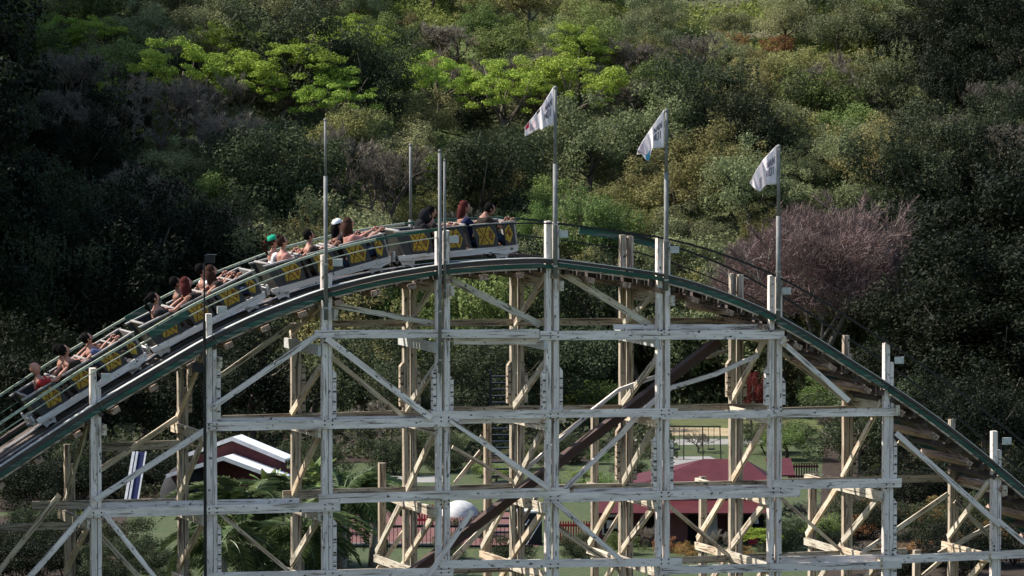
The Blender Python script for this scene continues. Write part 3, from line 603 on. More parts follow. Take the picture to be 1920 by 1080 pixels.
def rider(Mc, x, y, spec, label):
    pose, skin, hair, hc, shirt, pants = spec[:6]; cap = spec[6] if len(spec) > 6 else None
    bm_, sm_, pm_, hd = build_pose(pose); sc_ = random.uniform(1.10, 1.18)
    o = empty('person', (0, 0, 0), label, 'person', 'riders on the coaster train'); o.matrix_world = Mc @ Matrix.Translation((x, y, .435)) @ Matrix.Rotation(random.uniform(-.10, .06), 4, 'Z') @ Matrix.Scale(sc_, 4)
    def put(nm, me, mt):
        q = bpy.data.objects.new(nm, me); COL.objects.link(q)
        if not me.materials: me.materials.append(mt)
        q.material_slots[0].link = 'OBJECT'; q.material_slots[0].material = mt; q.parent = o; return q
    put('body', bm_, SK[skin])
    if shirt: put('shirt', sm_, CL[shirt])
    put('trousers', pm_, CL[pants])
    if hair: put('hair', hairmesh(hd, hair), HC[hc])
    x0, _, z0 = hd
    if cap == 'hood':
        mb = MB(); mb.ball((x0 - .03, 0, z0 + .01), (.135, .12, .155), 14, 10); mb.ball((x0 - .14, 0, z0 - .16), (.11, .17, .13), 12, 8); put('hood', cut('hood', mb.v, [f for f in mb.f if not all(mb.v[i][0] - x0 > .05 for i in f)]), CL['black'])
    elif cap == 'phones':
        put('headband', MB().tube([(x0 - .02, .1 * math.cos(a), z0 + .13 * math.sin(a)) for a in np.linspace(0, math.pi, 12)], .014, 8).mesh('headband', True), CL['black'])
    elif cap:
        mb = MB(); mb.ball((x0 - .008, 0, z0 + .045), (.118, .104, .10), 14, 10); cm = cut('cap', mb.v, [f for f in mb.f if all(mb.v[i][2] > z0 + .03 for i in f)]); cp = put('cap', cm, CL[cap])
        br = MB(); sgn = 1
        pts = [(x0 + .06 + .13 * math.cos(a) * sgn, .085 * math.sin(a)) for a in np.linspace(-math.pi / 2, math.pi / 2, 9)]; zb = z0 + .055
        vs = [(px, py, zb - .12 * (px - x0 - .06) + d) for d in (0, .012) for px, py in pts]; n = len(pts); br.add(vs, [tuple(range(n - 1, -1, -1)), tuple(range(n, 2 * n))] + [(i, (i + 1) % n, (i + 1) % n + n, i + n) for i in range(n)])
        q = bpy.data.objects.new('brim', br.mesh('brim')); q.data.materials.append(CL[cap] if cap != 'green' else CL['white']); COL.objects.link(q); q.parent = cp
    return o
UC = [UZ(857, 470, .6)[0]]
def arc_back(u, d):
    while d > 0: s = TS(u); st = .02; u -= st; d -= st * math.hypot(1, s)
    return u
for _ in range(3): UC.append(arc_back(UC[-1], 2.97))
XR = (-.86, -.06, .64); NEAR, FAR = -.27, .27
CARS = [('lead coaster car at the crest, beside the hooded rider and the bare pole',
         [(-.86, NEAR, ('hunch', 'tan', None, 'black', 'black', 'dark', 'hood'), 'person hunched in a black hooded jacket at the back of the lead car'),
          (-.42, NEAR, ('grip', 'tan', 'long', 'black', 'dark', 'dark'), 'rider with long black hair half hidden by the bare pole in the lead car'),
          (.56, FAR, ('grip', 'tan', 'long', 'red', 'navy', 'dark'), 'rider with dark red hair and navy top in the lead car'),
          (.66, NEAR, ('hunch', 'brown', 'short', 'black', 'dark', 'jeans'), 'rider leaning low over the bar at the front of the lead car')]),
        ('second coaster car, carrying the riders in green and white caps',
         [(-.86, FAR, ('grip', 'warm', 'pony', 'brown', 'white', 'jeans', 'green'), 'rider in a green cap and white shirt with brown ponytail'),
          (-.80, NEAR, ('grip', 'warm', 'bun', 'brown', 'pink', 'dark'), 'rider with brown hair bun and pink top beside the green-capped rider'),
          (-.10, NEAR, ('lean', 'tan', 'short', 'black', 'dark', 'jeans'), 'man with short black hair and dark shirt left of the tall bare pole'),
          (.70, FAR, ('grip', 'tan', 'long', 'black', 'black', 'dark', 'white'), 'rider in a white cap in the second car'),
          (.74, NEAR, ('far', 'warm', 'loose', 'brown', 'pink', 'jeans'), 'rider with long brown hair and bare outstretched arms beside the white cap')]),
        ('third coaster car, behind the thin black camera pole',
         [(-.86, NEAR, ('far', 'warm', 'pony', 'black', 'black', 'dark'), 'rider with black ponytail and bare outstretched arms, last seat of the third car'),
          (-.08, FAR, ('grip', 'brown', 'short', 'black', 'black', 'dark'), 'dark-haired rider in black on the far middle seat of the third car'),
          (-.04, NEAR, ('far', 'warm', 'loose', 'red', 'black', 'dark'), 'rider with reddish hair and bare arms in the middle of the third car'),
          (.58, FAR, ('grip', 'tan', 'short', 'black', 'white', 'dark'), 'dark-haired rider in a white shirt just right of the camera pole'),
          (.66, NEAR, ('grip', 'tan', 'loose', 'brown', 'dark', 'jeans'), 'rider with long dark brown hair in front of the white-shirted rider')]),
        ('last coaster car at the left edge with a bald rider at the back',
         [(-.86, NEAR, ('far', 'warm', None, 'black', 'red', 'dark'), 'bald man in a red shirt, last rider of the train'),
          (-.10, NEAR, ('far', 'warm', 'short', 'black', 'dark', 'dark'), 'dark-haired rider with arms on the bar ahead of the bald man'),
          (-.10, FAR, ('far', 'tan', 'short', 'black', 'dark', 'dark'), 'far-side rider in dark clothes two seats ahead of the bald man'),
          (.62, NEAR, ('lean', 'warm', 'short', 'black', 'blue', 'dark', 'phones'), 'rider in a blue shirt with headphones at the front of the last car')])]
for uc, (lab, riders) in zip(UC, CARS):
    co, Mc = car('coaster_car', uc, lab)
    for x, y, spec, rl in riders: rider(Mc, x, y, spec, rl)

# ------------------------------------------------------------------ trees
def leaf_quads(c, nrm, L, Wd, r):
    n = len(c); nrm = nrm / (np.linalg.norm(nrm, axis=1, keepdims=True) + 1e-9); a = r.normal(size=(n, 3)); a -= nrm * (a * nrm).sum(1, keepdims=True); a /= np.linalg.norm(a, axis=1, keepdims=True) + 1e-9
    b = np.cross(nrm, a); l = (L * r.uniform(.6, 1.3, (n, 1))); w_ = (Wd * r.uniform(.6, 1.3, (n, 1)))
    return np.stack([c - a * l, c + b * w_ + a * l * .15, c + a * l, c - b * w_ + a * l * .1], 1)
def unit(r, n): v = r.normal(size=(n, 3)); return v / np.linalg.norm(v, axis=1, keepdims=True)
def crown_mesh(name, seed, rx, rz, cz, ncl, per, leaf, flat=.8, clr=(.2, .36), up=.5, low=-.45, shell=.5, wid=.5):
    r = np.random.default_rng(seed); d = unit(r, ncl * 4); d = d[d[:, 2] > low][:ncl]; rad = r.uniform(0, 1, (len(d), 1)) ** shell * r.uniform(.78, 1.12, (len(d), 1))
    lump = 1 + .34 * np.sin(d[:, :1] * 4 + seed) * np.cos(d[:, 1:2] * 5 + seed * 2) + .12 * np.sin(d[:, 2:3] * 7 + seed * 3)
    cc = d * rad * lump * np.array([rx, rx, rz]); cr = r.uniform(*clr, len(d)) * rx; out = []
    for c, q in zip(cc, cr):
        k = int(per * (q / rx / np.mean(clr)) ** 2); e = unit(r, k); p = e * r.uniform(.35, 1, (k, 1)) ** .5 * q * np.array([1, 1, flat]); p *= 1 + .25 * np.sin(p[:, :1] * 9 / q)
        nn = e * .7 + np.array([0, 0, up]) + r.normal(size=(k, 3)) * .55; out.append(leaf_quads(c + p + np.array([0, 0, cz]), nn, leaf, leaf * wid, r))
    return quads_mesh(name, np.concatenate(out))
def limbs(mb, r, H, rx, cz, rad, n=6, wig=.12):
    pts = [Vector((0, 0, -.3)), Vector((r.normal() * wig, r.normal() * wig, H * .25)), Vector((r.normal() * wig, r.normal() * wig, H * .5)), Vector((r.normal() * wig, r.normal() * wig, H * .8))]
    mb.tube(pts, [rad, rad * .8, rad * .6, rad * .25], 7); ends = []
    for k in range(n):
        a = 2 * math.pi * (k + r.uniform(-.3, .3)) / n; b0 = pts[1].lerp(pts[3], r.uniform(.05, .8)); e = Vector((math.cos(a) * rx * .75, math.sin(a) * rx * .75, cz + r.uniform(-.1, .45) * rx)); mid = b0.lerp(e, .5) + Vector((0, 0, -.06 * rx))
        mb.tube([b0, mid, e], [rad * .45, rad * .3, rad * .1], 5); ends.append((b0, mid, e))
    return ends
def twig_crown(name, seed, rx, rz, cz, n, L, Wd):
    r = np.random.default_rng(seed); d = unit(r, n * 2); d = d[d[:, 2] > -.25][:n]; lump = 1 + .15 * np.sin(d[:, :1] * 5 + seed) * np.cos(d[:, 1:2] * 6)
    p = d * r.uniform(.45, 1, (len(d), 1)) ** .6 * lump * np.array([rx, rx, rz]) + np.array([0, 0, cz]); a = d + r.normal(size=d.shape) * .55 + np.array([0, 0, .35]); a /= np.linalg.norm(a, axis=1, keepdims=True)
    s = np.cross(a, unit(r, len(a))); s /= np.linalg.norm(s, axis=1, keepdims=True); l = L * r.uniform(.5, 1.3, (len(a), 1)); w_ = Wd * r.uniform(.6, 1.3, (len(a), 1))
    return quads_mesh(name, np.stack([p - s * w_, p + s * w_, p + a * l + s * w_ * .3, p + a * l - s * w_ * .3], 1))
PROTO = {}
def proto(kind, i):
    key = (kind, i)
    if key in PROTO: return PROTO[key]
    r = np.random.default_rng(hash(kind) % 1000 if False else sum(map(ord, kind)) * 7 + i); sd = sum(map(ord, kind)) + i * 31
    mb = MB()
    if kind == 'lm':
        cm = None; out = []; pads = 66
        for k in range(pads):
            a = r.uniform(0, 2 * math.pi); q = r.uniform(.02, 1) ** .55 * 2.3; c = np.array([math.cos(a) * q, math.sin(a) * q, 2.5 + (1 - (q / 2.5) ** 2) * 1.0 + r.normal() * .36]); pr = r.uniform(.22, .52)
            kq = int(1150 * pr ** 2); e = unit(r, kq); p = e * r.uniform(.2, 1, (kq, 1)) ** .5 * pr * np.array([1, 1, .42]); p[:, 2] -= .22 * (p[:, 0] ** 2 + p[:, 1] ** 2)
            out.append(leaf_quads(c + p, e * .5 + np.array([0, 0, .8]) + r.normal(size=(kq, 3)) * .6, .058, .026, r))
        cm = quads_mesh('lime_crown', np.concatenate(out)); limbs(mb, r, 3.6, 2.3, 2.9, .14, 7)
    elif kind in ('tw', 'pk'):
        deep = 5 if kind == 'pk' else 4; tips = []; R0 = 2.1
        def grow(p, d, L, rad, lev):
            q = p + d * L; m_ = p.lerp(q, .5) + Vector(r.normal(size=3)) * L * .07
            mb.tube([p, m_, q], [rad, rad * .82, rad * .66], 5 if lev < 2 else 3, False)
            if lev >= deep: tips.append((p, q, d)); return
            for k in range(3 if lev else 6):
                a = r.normal(size=3) * (.55 if lev else .0); e = d + Vector(a)
                if lev == 0: an = k * 1.047 + r.uniform(-.4, .4); tilt = r.uniform(.15, 1.12); e = Vector((math.cos(an) * math.sin(tilt), math.sin(an) * math.sin(tilt), math.cos(tilt)))
                e.z += .17; e.normalize(); grow(q if lev else p.lerp(q, r.uniform(.55, 1)), e, L * r.uniform(.62, .86) if lev else R0 * r.uniform(.42, .62), rad * .6, lev + 1)
        grow(Vector((0, 0, -.3)), Vector((.04, .03, 1)), 1.5, .13, 0); qs = []; per = 45 if kind == 'pk' else 60
        P0 = np.array([tuple(a) for a, _, _ in tips]); P1 = np.array([tuple(b_) for _, b_, _ in tips]); D = np.array([tuple(c_) for _, _, c_ in tips]); ii = np.repeat(np.arange(len(tips)), per); f_ = r.uniform(.1, 1.15, (len(ii), 1))
        o_ = P0[ii] * (1 - f_) + P1[ii] * f_; a_ = D[ii] * .7 + r.normal(size=(len(ii), 3)) * .6 + np.array([0, 0, .25]); a_ /= np.linalg.norm(a_, axis=1, keepdims=True); l_ = r.uniform(.06, .26, (len(ii), 1)) * (1 if kind == 'tw' else .8)
        sd_ = np.cross(a_, unit(r, len(ii))); sd_ /= np.linalg.norm(sd_, axis=1, keepdims=True); w_ = .0075 if kind == 'tw' else .006
        qa = np.stack([o_ - sd_ * w_, o_ + sd_ * w_, o_ + a_ * l_ + sd_ * w_ * .4, o_ + a_ * l_ - sd_ * w_ * .4], 1)
        if kind == 'pk':
            n = 62000; d = unit(r, n * 2); d = d[d[:, 2] > -.15][:n]; lm_ = 1 + .16 * np.sin(d[:, :1] * 6) * np.cos(d[:, 1:2] * 7 + 1) + .07 * np.sin(d[:, 2:3] * 13)
            p_ = d * r.uniform(.3, 1, (len(d), 1)) ** .45 * lm_ * np.array([2.05, 2.05, 1.75]) + np.array([0, 0, 2.35]); a_ = d * .8 + r.normal(size=d.shape) * .55 + np.array([0, 0, .3]); a_ /= np.linalg.norm(a_, axis=1, keepdims=True)
            sd_ = np.cross(a_, unit(r, len(a_))); sd_ /= np.linalg.norm(sd_, axis=1, keepdims=True); l_ = r.uniform(.05, .2, (len(a_), 1)); qa = np.concatenate([qa, np.stack([p_ - sd_ * w_, p_ + sd_ * w_, p_ + a_ * l_ + sd_ * w_ * .4, p_ + a_ * l_ - sd_ * w_ * .4], 1)])
        cm = quads_mesh('twig_crown', qa)
    else:
        prm = dict(gg=(2.1, 1.7, 2.2, 60, 210, .060), dk=(2.1, 2.0, 2.4, 60, 210, .064), ol=(1.9, 1.5, 2.0, 52, 200, .058), xk=(2.1, 2.0, 2.4, 56, 190, .066), md=(2.0, 1.6, 2.1, 56, 200, .062), rd=(1.5, 1.1, 1.5, 36, 170, .055), red=(1.2, 1.0, 1.4, 30, 160, .055), bd=(4.0, 4.4, 5.4, 170, 330, .105))[kind]
        cm = crown_mesh(kind + '_crown', sd, *prm, low=-.55 if kind not in ('dk', 'bd', 'xk') else -.85, clr=(.13, .34) if kind != 'bd' else (.14, .26), shell=.42); limbs(mb, r, prm[2] + .9, prm[0], prm[2], .13)
    PROTO[key] = (cm, mb.mesh('trunk', True)); return PROTO[key]
NM = dict(bd='evergreen_tree', xk='evergreen_tree', gg='leafy_tree', dk='evergreen_tree', ol='olive_toned_tree', md='green_tree', lm='flat_topped_tree', tw='leafless_tree', pk='leafless_tree', rd='rust_leaved_tree', red='red_leaved_tree')  # bd and xk stand in for shade at the sides, not a species
LOOK = dict(xk='shade-painted tree', gg='grey-green leafy tree', dk='dense dark green tree', ol='olive-yellow tree', md='mid-green bushy tree', lm='lime flat-topped tree', tw='grey-brown leafless tree', pk='mauve-brown leafless tree', rd='rust-leaved tree', red='red-leaved tree')
TREES = []
def tree(kind, x, y, s, sz=1.0, label=None, group='trees covering the hillside', z=None, name=None):
    i = random.randrange(2 if kind == 'bd' else (1 if kind == 'pk' else 3)); cm, tm = proto(kind, i); zb = hz(x, y) if z is None else z
    o = empty(name or NM[kind], (x, y, zb), label, 'tree', group); o.rotation_euler = (random.uniform(-.10, .06), random.uniform(-.10, .06), random.uniform(0, 6.28)); o.scale = (s * random.uniform(.9, 1.12), s * random.uniform(.9, 1.12), s * sz)
    for nm, me, mt in (('trunk', tm, M_['palebark'] if kind in ('pk',) else M_['bark']), ('crown', cm, M_[kind])):
        q = bpy.data.objects.new(nm, me); COL.objects.link(q); q.parent = o
        if not me.materials: me.materials.append(mt)
    if not label: TREES.append((o, kind, proj((x, y, zb + 2.4 * s * sz))))
    return o
# named stands first: photo spots of the lime trees etc. -> on the slope
SPOT = [('lm', 340, 150, 1.15), ('lm', 430, 100, .95), ('lm', 545, 140, 1.1), ('lm', 450, 160, .95), ('lm', 625, 190, .9), ('lm', 655, 85, .9), ('lm', 820, 155, .85), ('lm', 940, 180, 1.1), ('lm', 1065, 170, 1.15), ('lm', 1090, 108, .95), ('lm', 1010, 175, .8), ('lm', 105, 80, .75), ('lm', 190, 75, .7), ('lm', 230, 200, .7),
        ('lm', 810, 320, .55), ('md', 200, 120, .9), ('md', 410, 350, .9), ('rd', 1395, 245, .8), ('ol', 1330, 260, 1.1), ('ol', 1260, 330, 1.0), ('ol', 1370, 300, 1.0), ('rd', 1060, 370, .5), ('dk', 560, 90, 1.35), ('dk', 1330, 190, 1.2), ('dk', 1390, 230, 1.1), ('dk', 900, 320, 1.2), ('dk', 560, 330, 1.3), ('dk', 470, 330, 1.2), ('dk', 690, 130, 1.1), ('dk', 1700, 330, 1.2),
        ('tw', 640, 290, 1.1), ('tw', 420, 260, 1.0), ('tw', 730, 340, 1.1), ('tw', 1000, 130, 1.0), ('tw', 1200, 120, .9), ('gg', 1110, 260, 1.2), ('gg', 1230, 230, 1.1), ('ol', 1640, 270, 1.1), ('md', 1530, 170, 1.0), ('rd', 1380, 60, .6), ('rd', 1460, 70, .5), ('tw', 130, 150, 1.1), ('tw', 300, 200, 1.1), ('tw', 380, 190, 1.0), ('rd', 180, 190, .7)]
taken = []
for k, px, py, s in SPOT:
    p = hill_hit(px, py, 2.6 * s); taken.append((p.x, p.y, 2.0 * s)); tree(k, p.x, p.y, s)
sp = 2.5; yy = 86.5
while yy < 141:
    hw = (yy + 110) * K * 960 + 1.0; xx = -hw + random.uniform(0, sp)
    while xx < hw:
        x, y = xx + random.uniform(-.9, .9), yy + random.uniform(-.9, .9); xx += sp
        if any((x - a) ** 2 + (y - b_) ** 2 < (r_ * .72) ** 2 for a, b_, r_ in taken): continue
        px, py = proj((x, y, hz(x, y) + 2)); r_ = random.random()
        nz = math.sin(x * .33 + 1.3) + math.sin(y * .29 + x * .12) + random.uniform(-.9, .9)
        if px > 950 and px < 1720 and py < 62 and random.random() < .5: continue          # open grassy terraces near the top
        if px > 1690 or (px < 260 and py > 150) or (px < 420 and py > 330): k = 'xk' if r_ < .6 else ('dk' if r_ < .8 else ('gg' if r_ < .9 else 'tw'))  # side zones take near-black trees, shade put into their leaf colour
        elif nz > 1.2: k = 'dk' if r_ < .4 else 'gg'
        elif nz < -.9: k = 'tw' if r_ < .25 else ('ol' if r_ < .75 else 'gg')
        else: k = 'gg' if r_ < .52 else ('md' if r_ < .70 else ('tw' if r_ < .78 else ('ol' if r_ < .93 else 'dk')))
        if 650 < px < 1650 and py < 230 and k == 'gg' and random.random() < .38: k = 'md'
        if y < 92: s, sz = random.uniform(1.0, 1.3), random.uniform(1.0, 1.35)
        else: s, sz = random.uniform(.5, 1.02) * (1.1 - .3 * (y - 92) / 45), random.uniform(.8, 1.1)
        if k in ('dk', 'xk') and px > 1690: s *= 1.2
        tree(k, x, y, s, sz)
    yy += sp
print('TREES', len(TREES))
# the big leafless tree and other single ones at the foot of the hill
p = G(1545, 775); tree('pk', p.x - .25, 84.5, 1.85, 1.06, 'broad mauve-brown leafless tree behind the right slope of the coaster', 'trees in the park')
for px, y, s_, sz, lb in ((1870, 72, .95, .80, 'tall shade-painted tree at the right edge behind the coaster'), (1770, 76, .78, .82, 'tall shade-painted tree just right of the mauve leafless tree'), (1930, 80, 1.0, 1.0, 'tallest shade-painted tree, half outside the right edge of the picture'), (1690, 70, .45, .55, 'shade-painted tree between the right-hand coaster post and the mauve leafless tree')):
    tree('bd', (px - 960) * K * (110 + y), y, s_, sz, lb, 'trees in the park')  # trees added as a black mass to hold the right side's darkness
for kd, px, y, s_, sz, lb in (('gg', 590, 78, 1.0, 1.0, 'grey-green tree at the foot of the slope right of the white-roofed pavilion'), ('dk', 690, 74, 1.05, 1.0, 'dark tree at the foot of the slope left of the lead-car post'), ('dk', 770, 70, .9, .85, 'dark tree behind the double post of the lead car'), ('dk', 870, 72, .95, .9, 'dark tree left of the stair tower'), ('tw', 720, 66, .8, .7, 'grey bare tree at the lawn edge left of the white canopy'), ('gg', 800, 66, .6, .55, 'low grey-green tree behind the white canopy'), ('dk', 960, 77, 1.0, 1.0, 'dark tree behind the stair tower'), ('dk', 1060, 79, 1.0, 1.0, 'dark tree under the leftmost flag at the foot of the slope'), ('md', 1120, 80, .7, .7, 'mid-green tree at the foot of the slope below the middle flag'), ('xk', 480, 72, 1.05, 1.0, 'shade-painted tree behind the white-roofed pavilion'), ('xk', 380, 70, 1.0, 1.0, 'shade-painted tree left of the white-roofed pavilion'), ('xk', 280, 66, 1.1, 1.0, 'shade-painted tree behind the blue slide'), ('xk', 180, 64, 1.1, 1.0, 'shade-painted tree left of the blue slide'), ('xk', 80, 62, 1.15, 1.0, 'shade-painted tree behind the leftmost coaster posts'), ('xk', -10, 60, 1.2, 1.0, 'shade-painted tree at the lower left edge'), ('tw', 1590, 66, .75, .65, 'grey bare tree behind the right-hand bays of the coaster'), ('tw', 1680, 60, .7, .6, 'brown bare tree in the earth bed near the right edge'), ('xk', 1740, 62, .9, .8, 'shade-painted tree in the earth bed near the right edge'), ('xk', 1850, 58, 1.0, .9, 'shade-painted tree at the lower right edge'), ('xk', 1700, 74, 1.0, .9, 'shade-painted tree under the right slope of the track'), ('xk', 1790, 70, 1.0, .85, 'shade-painted tree behind the second post from the right edge'), ('xk', 1880, 66, 1.0, .85, 'shade-painted tree behind the rightmost coaster post'), ('xk', 1640, 64, .6, .6, 'low shade-painted tree behind the third post from the right edge'), ('xk', 1950, 72, 1.1, 1.0, 'shade-painted tree cut by the right edge'), ('md', 1575, 79, .8, .8, 'bright green tree under the mauve leafless tree'), ('md', 1640, 76, .75, .9, 'green tree beside the right-hand coaster post')):
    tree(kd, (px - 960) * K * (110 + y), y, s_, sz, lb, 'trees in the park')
q = Y(1412, 720, 78); tree('red', q.x, 78, .4, 2.4, 'small red-leaved tree behind the right-hand frame of the coaster', 'trees in the park')
q = G(1475, 862); tree('md', q.x, q.y, .62, .55, 'round green tree on the lawn right of the red roof', 'trees in the park'); q = G(1440, 855); tree('dk', q.x, q.y + 1, .55, .55, 'dark round tree on the lawn beside the red roof', 'trees in the park')
q = G(1095, 905); tree('md', q.x, q.y, .34, .4, 'small green tree on the lawn left of the red roof', 'trees in the park'); q = G(1310, 848); tree('tw', q.x, q.y, .4, .45, 'small bare sapling on the lawn above the red roof', 'trees in the park')
q = G(930, 905); tree('md', q.x, q.y, .42, .4, 'small leafy tree beside the dark stair tower', 'trees in the park')
q = G(1640, 930); tree('dk', q.x, q.y + 6, .9, .85, 'dark tree behind the picket fence on the right', 'trees in the park')
# tall trees added at and past the left edge to darken slope and coaster
for i, (x, y, s_) in enumerate(((-25.5, 90, 1.35), (-27, 99, 1.45), (-28.5, 108, 1.45), (-24.5, 82, 1.2), (-30, 118, 1.4), (-31, 128, 1.3), (-34, 95, 1.9), (-36, 110, 1.9))):
    tree('bd', x, y, s_, 1.15, ['very tall added shade tree at the left edge, %s from the bottom' % q for q in ('second', 'third', 'fourth', 'lowest', 'fifth', 'uppermost')][i] if i < 6 else ('very tall added shade tree beyond the left edge, nearer of the hidden pair', 'very tall added shade tree beyond the left edge, farther of the hidden pair')[i - 6], 'added shade trees at the left of the view')
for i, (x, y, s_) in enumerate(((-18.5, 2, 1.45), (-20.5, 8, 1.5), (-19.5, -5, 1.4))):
    tree('bd', x, y, s_, 1.15, 'added shade tree left of the coaster beyond the picture edge, %s of three' % ('middle', 'farthest', 'nearest')[i], 'added shade trees left of the coaster', 0)
# unique labels for the hillside trees: kind + nearest landmark + side + order
MARK = [((1010, 205), 'the leftmost flag'), ((1220, 250), 'the middle flag'), ((1430, 315), 'the rightmost flag'), ((608, 235), 'the tall bare pole'), ((770, 285), 'the thin far pole'), ((1550, 430), 'the mauve leafless tree'),
        ((390, 485), 'the camera pole'), ((190, 635), 'the blue-shirted rider'), ((1868, 810), 'the rightmost coaster post'), ((1240, 690), 'the middle-flag post'), ((940, 5), 'the top centre'), ((60, 5), 'the top left corner'), ((1860, 5), 'the top right corner'), ((440, 5), 'the top left'), ((1400, 5), 'the top right'), ((20, 400), 'the left edge')]
ORD = ['nearest', 'second nearest', 'third nearest', 'fourth nearest', 'fifth nearest', 'sixth nearest', 'seventh nearest', 'eighth nearest', 'ninth nearest', 'tenth nearest', 'eleventh nearest', 'twelfth nearest', 'thirteenth nearest', 'fourteenth nearest', 'fifteenth nearest', 'sixteenth nearest']
bk = {}
for o, kind, (px, py) in TREES:
    (mx_, my_), nm = min(MARK, key=lambda q: (q[0][0] - px) ** 2 + (q[0][1] - py) ** 2); dx, dy = px - mx_, py - my_
    side = ('above' if dy < 0 else 'below') if abs(dy) > abs(dx) else ('left of' if dx < 0 else 'right of'); bk.setdefault((kind, nm, side), []).append((math.hypot(dx, dy), o))
for (kind, nm, side), lst in bk.items():
    for i, (d, o) in enumerate(sorted(lst, key=lambda q: q[0])): o['label'] = ('' if len(lst) == 1 else ORD[i] + ' ') + f"{LOOK[kind]} on the slope {side} {nm}"
# undergrowth and grass of the slope: uncountable
n = 170000; r = np.random.default_rng(5); px_ = r.uniform(-32, 32, n); py_ = r.uniform(84, 150, n); kp = (px_ < -6) | (py_ < 119) | (np.sin(py_ * 1.1 + px_ * .25) < -.3); px_, py_ = px_[kp], py_[kp]; n = len(px_); pz_ = hill_np(px_, py_) + r.uniform(0, 1.0, n) ** 1.8 * 1.1
tag(link('undergrowth', quads_mesh('undergrowth', leaf_quads(np.stack([px_, py_, pz_], 1), r.normal(size=(n, 3)) * .6 + np.array([0, -.2, .6]), .10, .045, r)), M_['gg']), 'low scrub and undergrowth covering the hillside', 'undergrowth', kind='stuff')
n = 60000; px_ = r.uniform(-30, 6, n); py_ = r.uniform(52, 87, n); px_ = np.where(r.random(n) < .25, r.uniform(12, 26, n), px_); kp = (px_ < -9) | (px_ > 11) | (py_ > 66); px_, py_ = px_[kp], py_[kp]; n = len(px_)
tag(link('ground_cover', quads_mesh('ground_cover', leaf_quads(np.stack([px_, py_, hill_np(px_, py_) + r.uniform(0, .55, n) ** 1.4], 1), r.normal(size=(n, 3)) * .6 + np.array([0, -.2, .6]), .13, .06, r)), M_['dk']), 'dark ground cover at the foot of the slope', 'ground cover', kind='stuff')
n = 150000; px_ = r.uniform(-8, 30, n); py_ = r.uniform(119, 150, n); keep = (py_ > 120 + 2.5 * np.sin(px_ * .5)) & (np.sin(py_ * 1.1 + px_ * .25) > -.35); px_, py_ = px_[keep], py_[keep]
c_ = np.stack([px_, py_, hill_np(px_, py_) + r.uniform(.05, .4, len(px_))], 1); up_ = r.normal(size=(len(px_), 3)) * .5; up_[:, 2] = 0; up_[:, 1] -= .6
tag(link('terrace_grass', quads_mesh('terrace_grass', leaf_quads(c_, up_ + np.array([0, 0, .5]), .16, .03, r)), M_['grass']), 'yellow-green grass on the open terraces at the top of the slope', 'grass', kind='stuff')

# ------------------------------------------------------------------ palms, shrubs, broad-leaved plants
def frond_mesh(seed, L=1.7, droop=.9, nl=40, ll=.42, wd=.011):
    r = np.random.default_rng(seed); q = []; pts = []
    for i in range(13): f = i / 12; pts.append(Vector((L * (f - .18 * f * f), 0, L * (.55 * f - droop * f * f))))
    for i in range(nl):
        f = .12 + .88 * i / (nl - 1); k = f * 12; a = min(11, int(k)); p = pts[a].lerp(pts[a + 1], k - a); l = ll * math.sin(math.pi * min(1, .25 + f * .72)) + .06
        for s in (-1, 1):
            e = p + Vector((l * .55, s * l * .75, -l * r.uniform(.25, .6))); w_ = Vector((wd, 0, 0)); q.append([p - w_, p + w_, (p + e) / 2 + w_ + Vector((0, 0, .04)), e])
    me = quads_mesh('frond', np.array([[tuple(v) for v in z] for z in q])); mb = MB().tube(pts, [.022 - .0015 * i for i in range(13)], 5)
    vs = [tuple(v.co) for v in me.vertices] + mb.v; n0 = len(me.vertices); fs = [tuple(p.vertices) for p in me.polygons] + [tuple(i + n0 for i in f) for f in mb.f]; bpy.data.meshes.remove(me); return mesh('frond', vs, fs)
FR = [frond_mesh(3), frond_mesh(4, 1.9, 1.1), frond_mesh(5, 1.5, .6)]
def palm(px, py, H, nf, s, label):
    p = G(px, py); o = empty('palm_tree', (p.x, p.y, 0), label, 'palm', 'palms in the park')
    MB().tube([(p.x, p.y, -.1), (p.x + .04, p.y, H * .5), (p.x, p.y, H)], [.17, .13, .12], 9).build('trunk', M_['palebark'], o, smooth=True)
    for k in range(nf):
        q = bpy.data.objects.new('frond', FR[k % 3]); COL.objects.link(q); q.parent = o; q.location = (0, 0, H); q.rotation_euler = (random.uniform(-.2, .2), random.uniform(-.75, .55), k * 2.399 + random.uniform(-.2, .2)); q.scale = (s,) * 3
        if not FR[k % 3].materials: FR[k % 3].materials.append(M_['palm'])
for a in ((470, 1085, 1.9, 34, 1.45, 'feathery palm with drooping fronds in front of the white-roofed pavilion'), (640, 1080, 2.1, 34, 1.3, 'bushy palm left of the pink paved terrace, behind the front post'), (415, 1120, 1.5, 28, 1.2, 'low palm behind the second post from the left'), (560, 1110, 1.6, 30, 1.3, 'low palm between the two taller palms'), (700, 1062, 2.0, 24, .8, 'small palm beside the pink paved terrace'), (520, 1060, 1.9, 30, 1.2, 'dark palm behind the feathery palm')): palm(*a)
def shrub(px, py, s, kind, label, sz=.8):
    p = G(px, py); cm, _ = proto(kind, 1); o = empty('shrub', (p.x, p.y, 0), label, 'shrub', 'shrubs in the park'); o.rotation_euler = (0, 0, random.uniform(0, 6)); o.scale = (s, s, s * sz)
    q = bpy.data.objects.new('foliage', cm); COL.objects.link(q); q.parent = o; q.location = (0, 0, -.9)
    st = MB()
    for k in range(5): a = k * 1.26; st.tube([(0, 0, -.1), (math.cos(a) * .5, math.sin(a) * .5, 1.2)], [.05, .02], 5)
    q = bpy.data.objects.new('stem', st.mesh('stem')); q.data.materials.append(M_['bark']); COL.objects.link(q); q.parent = o
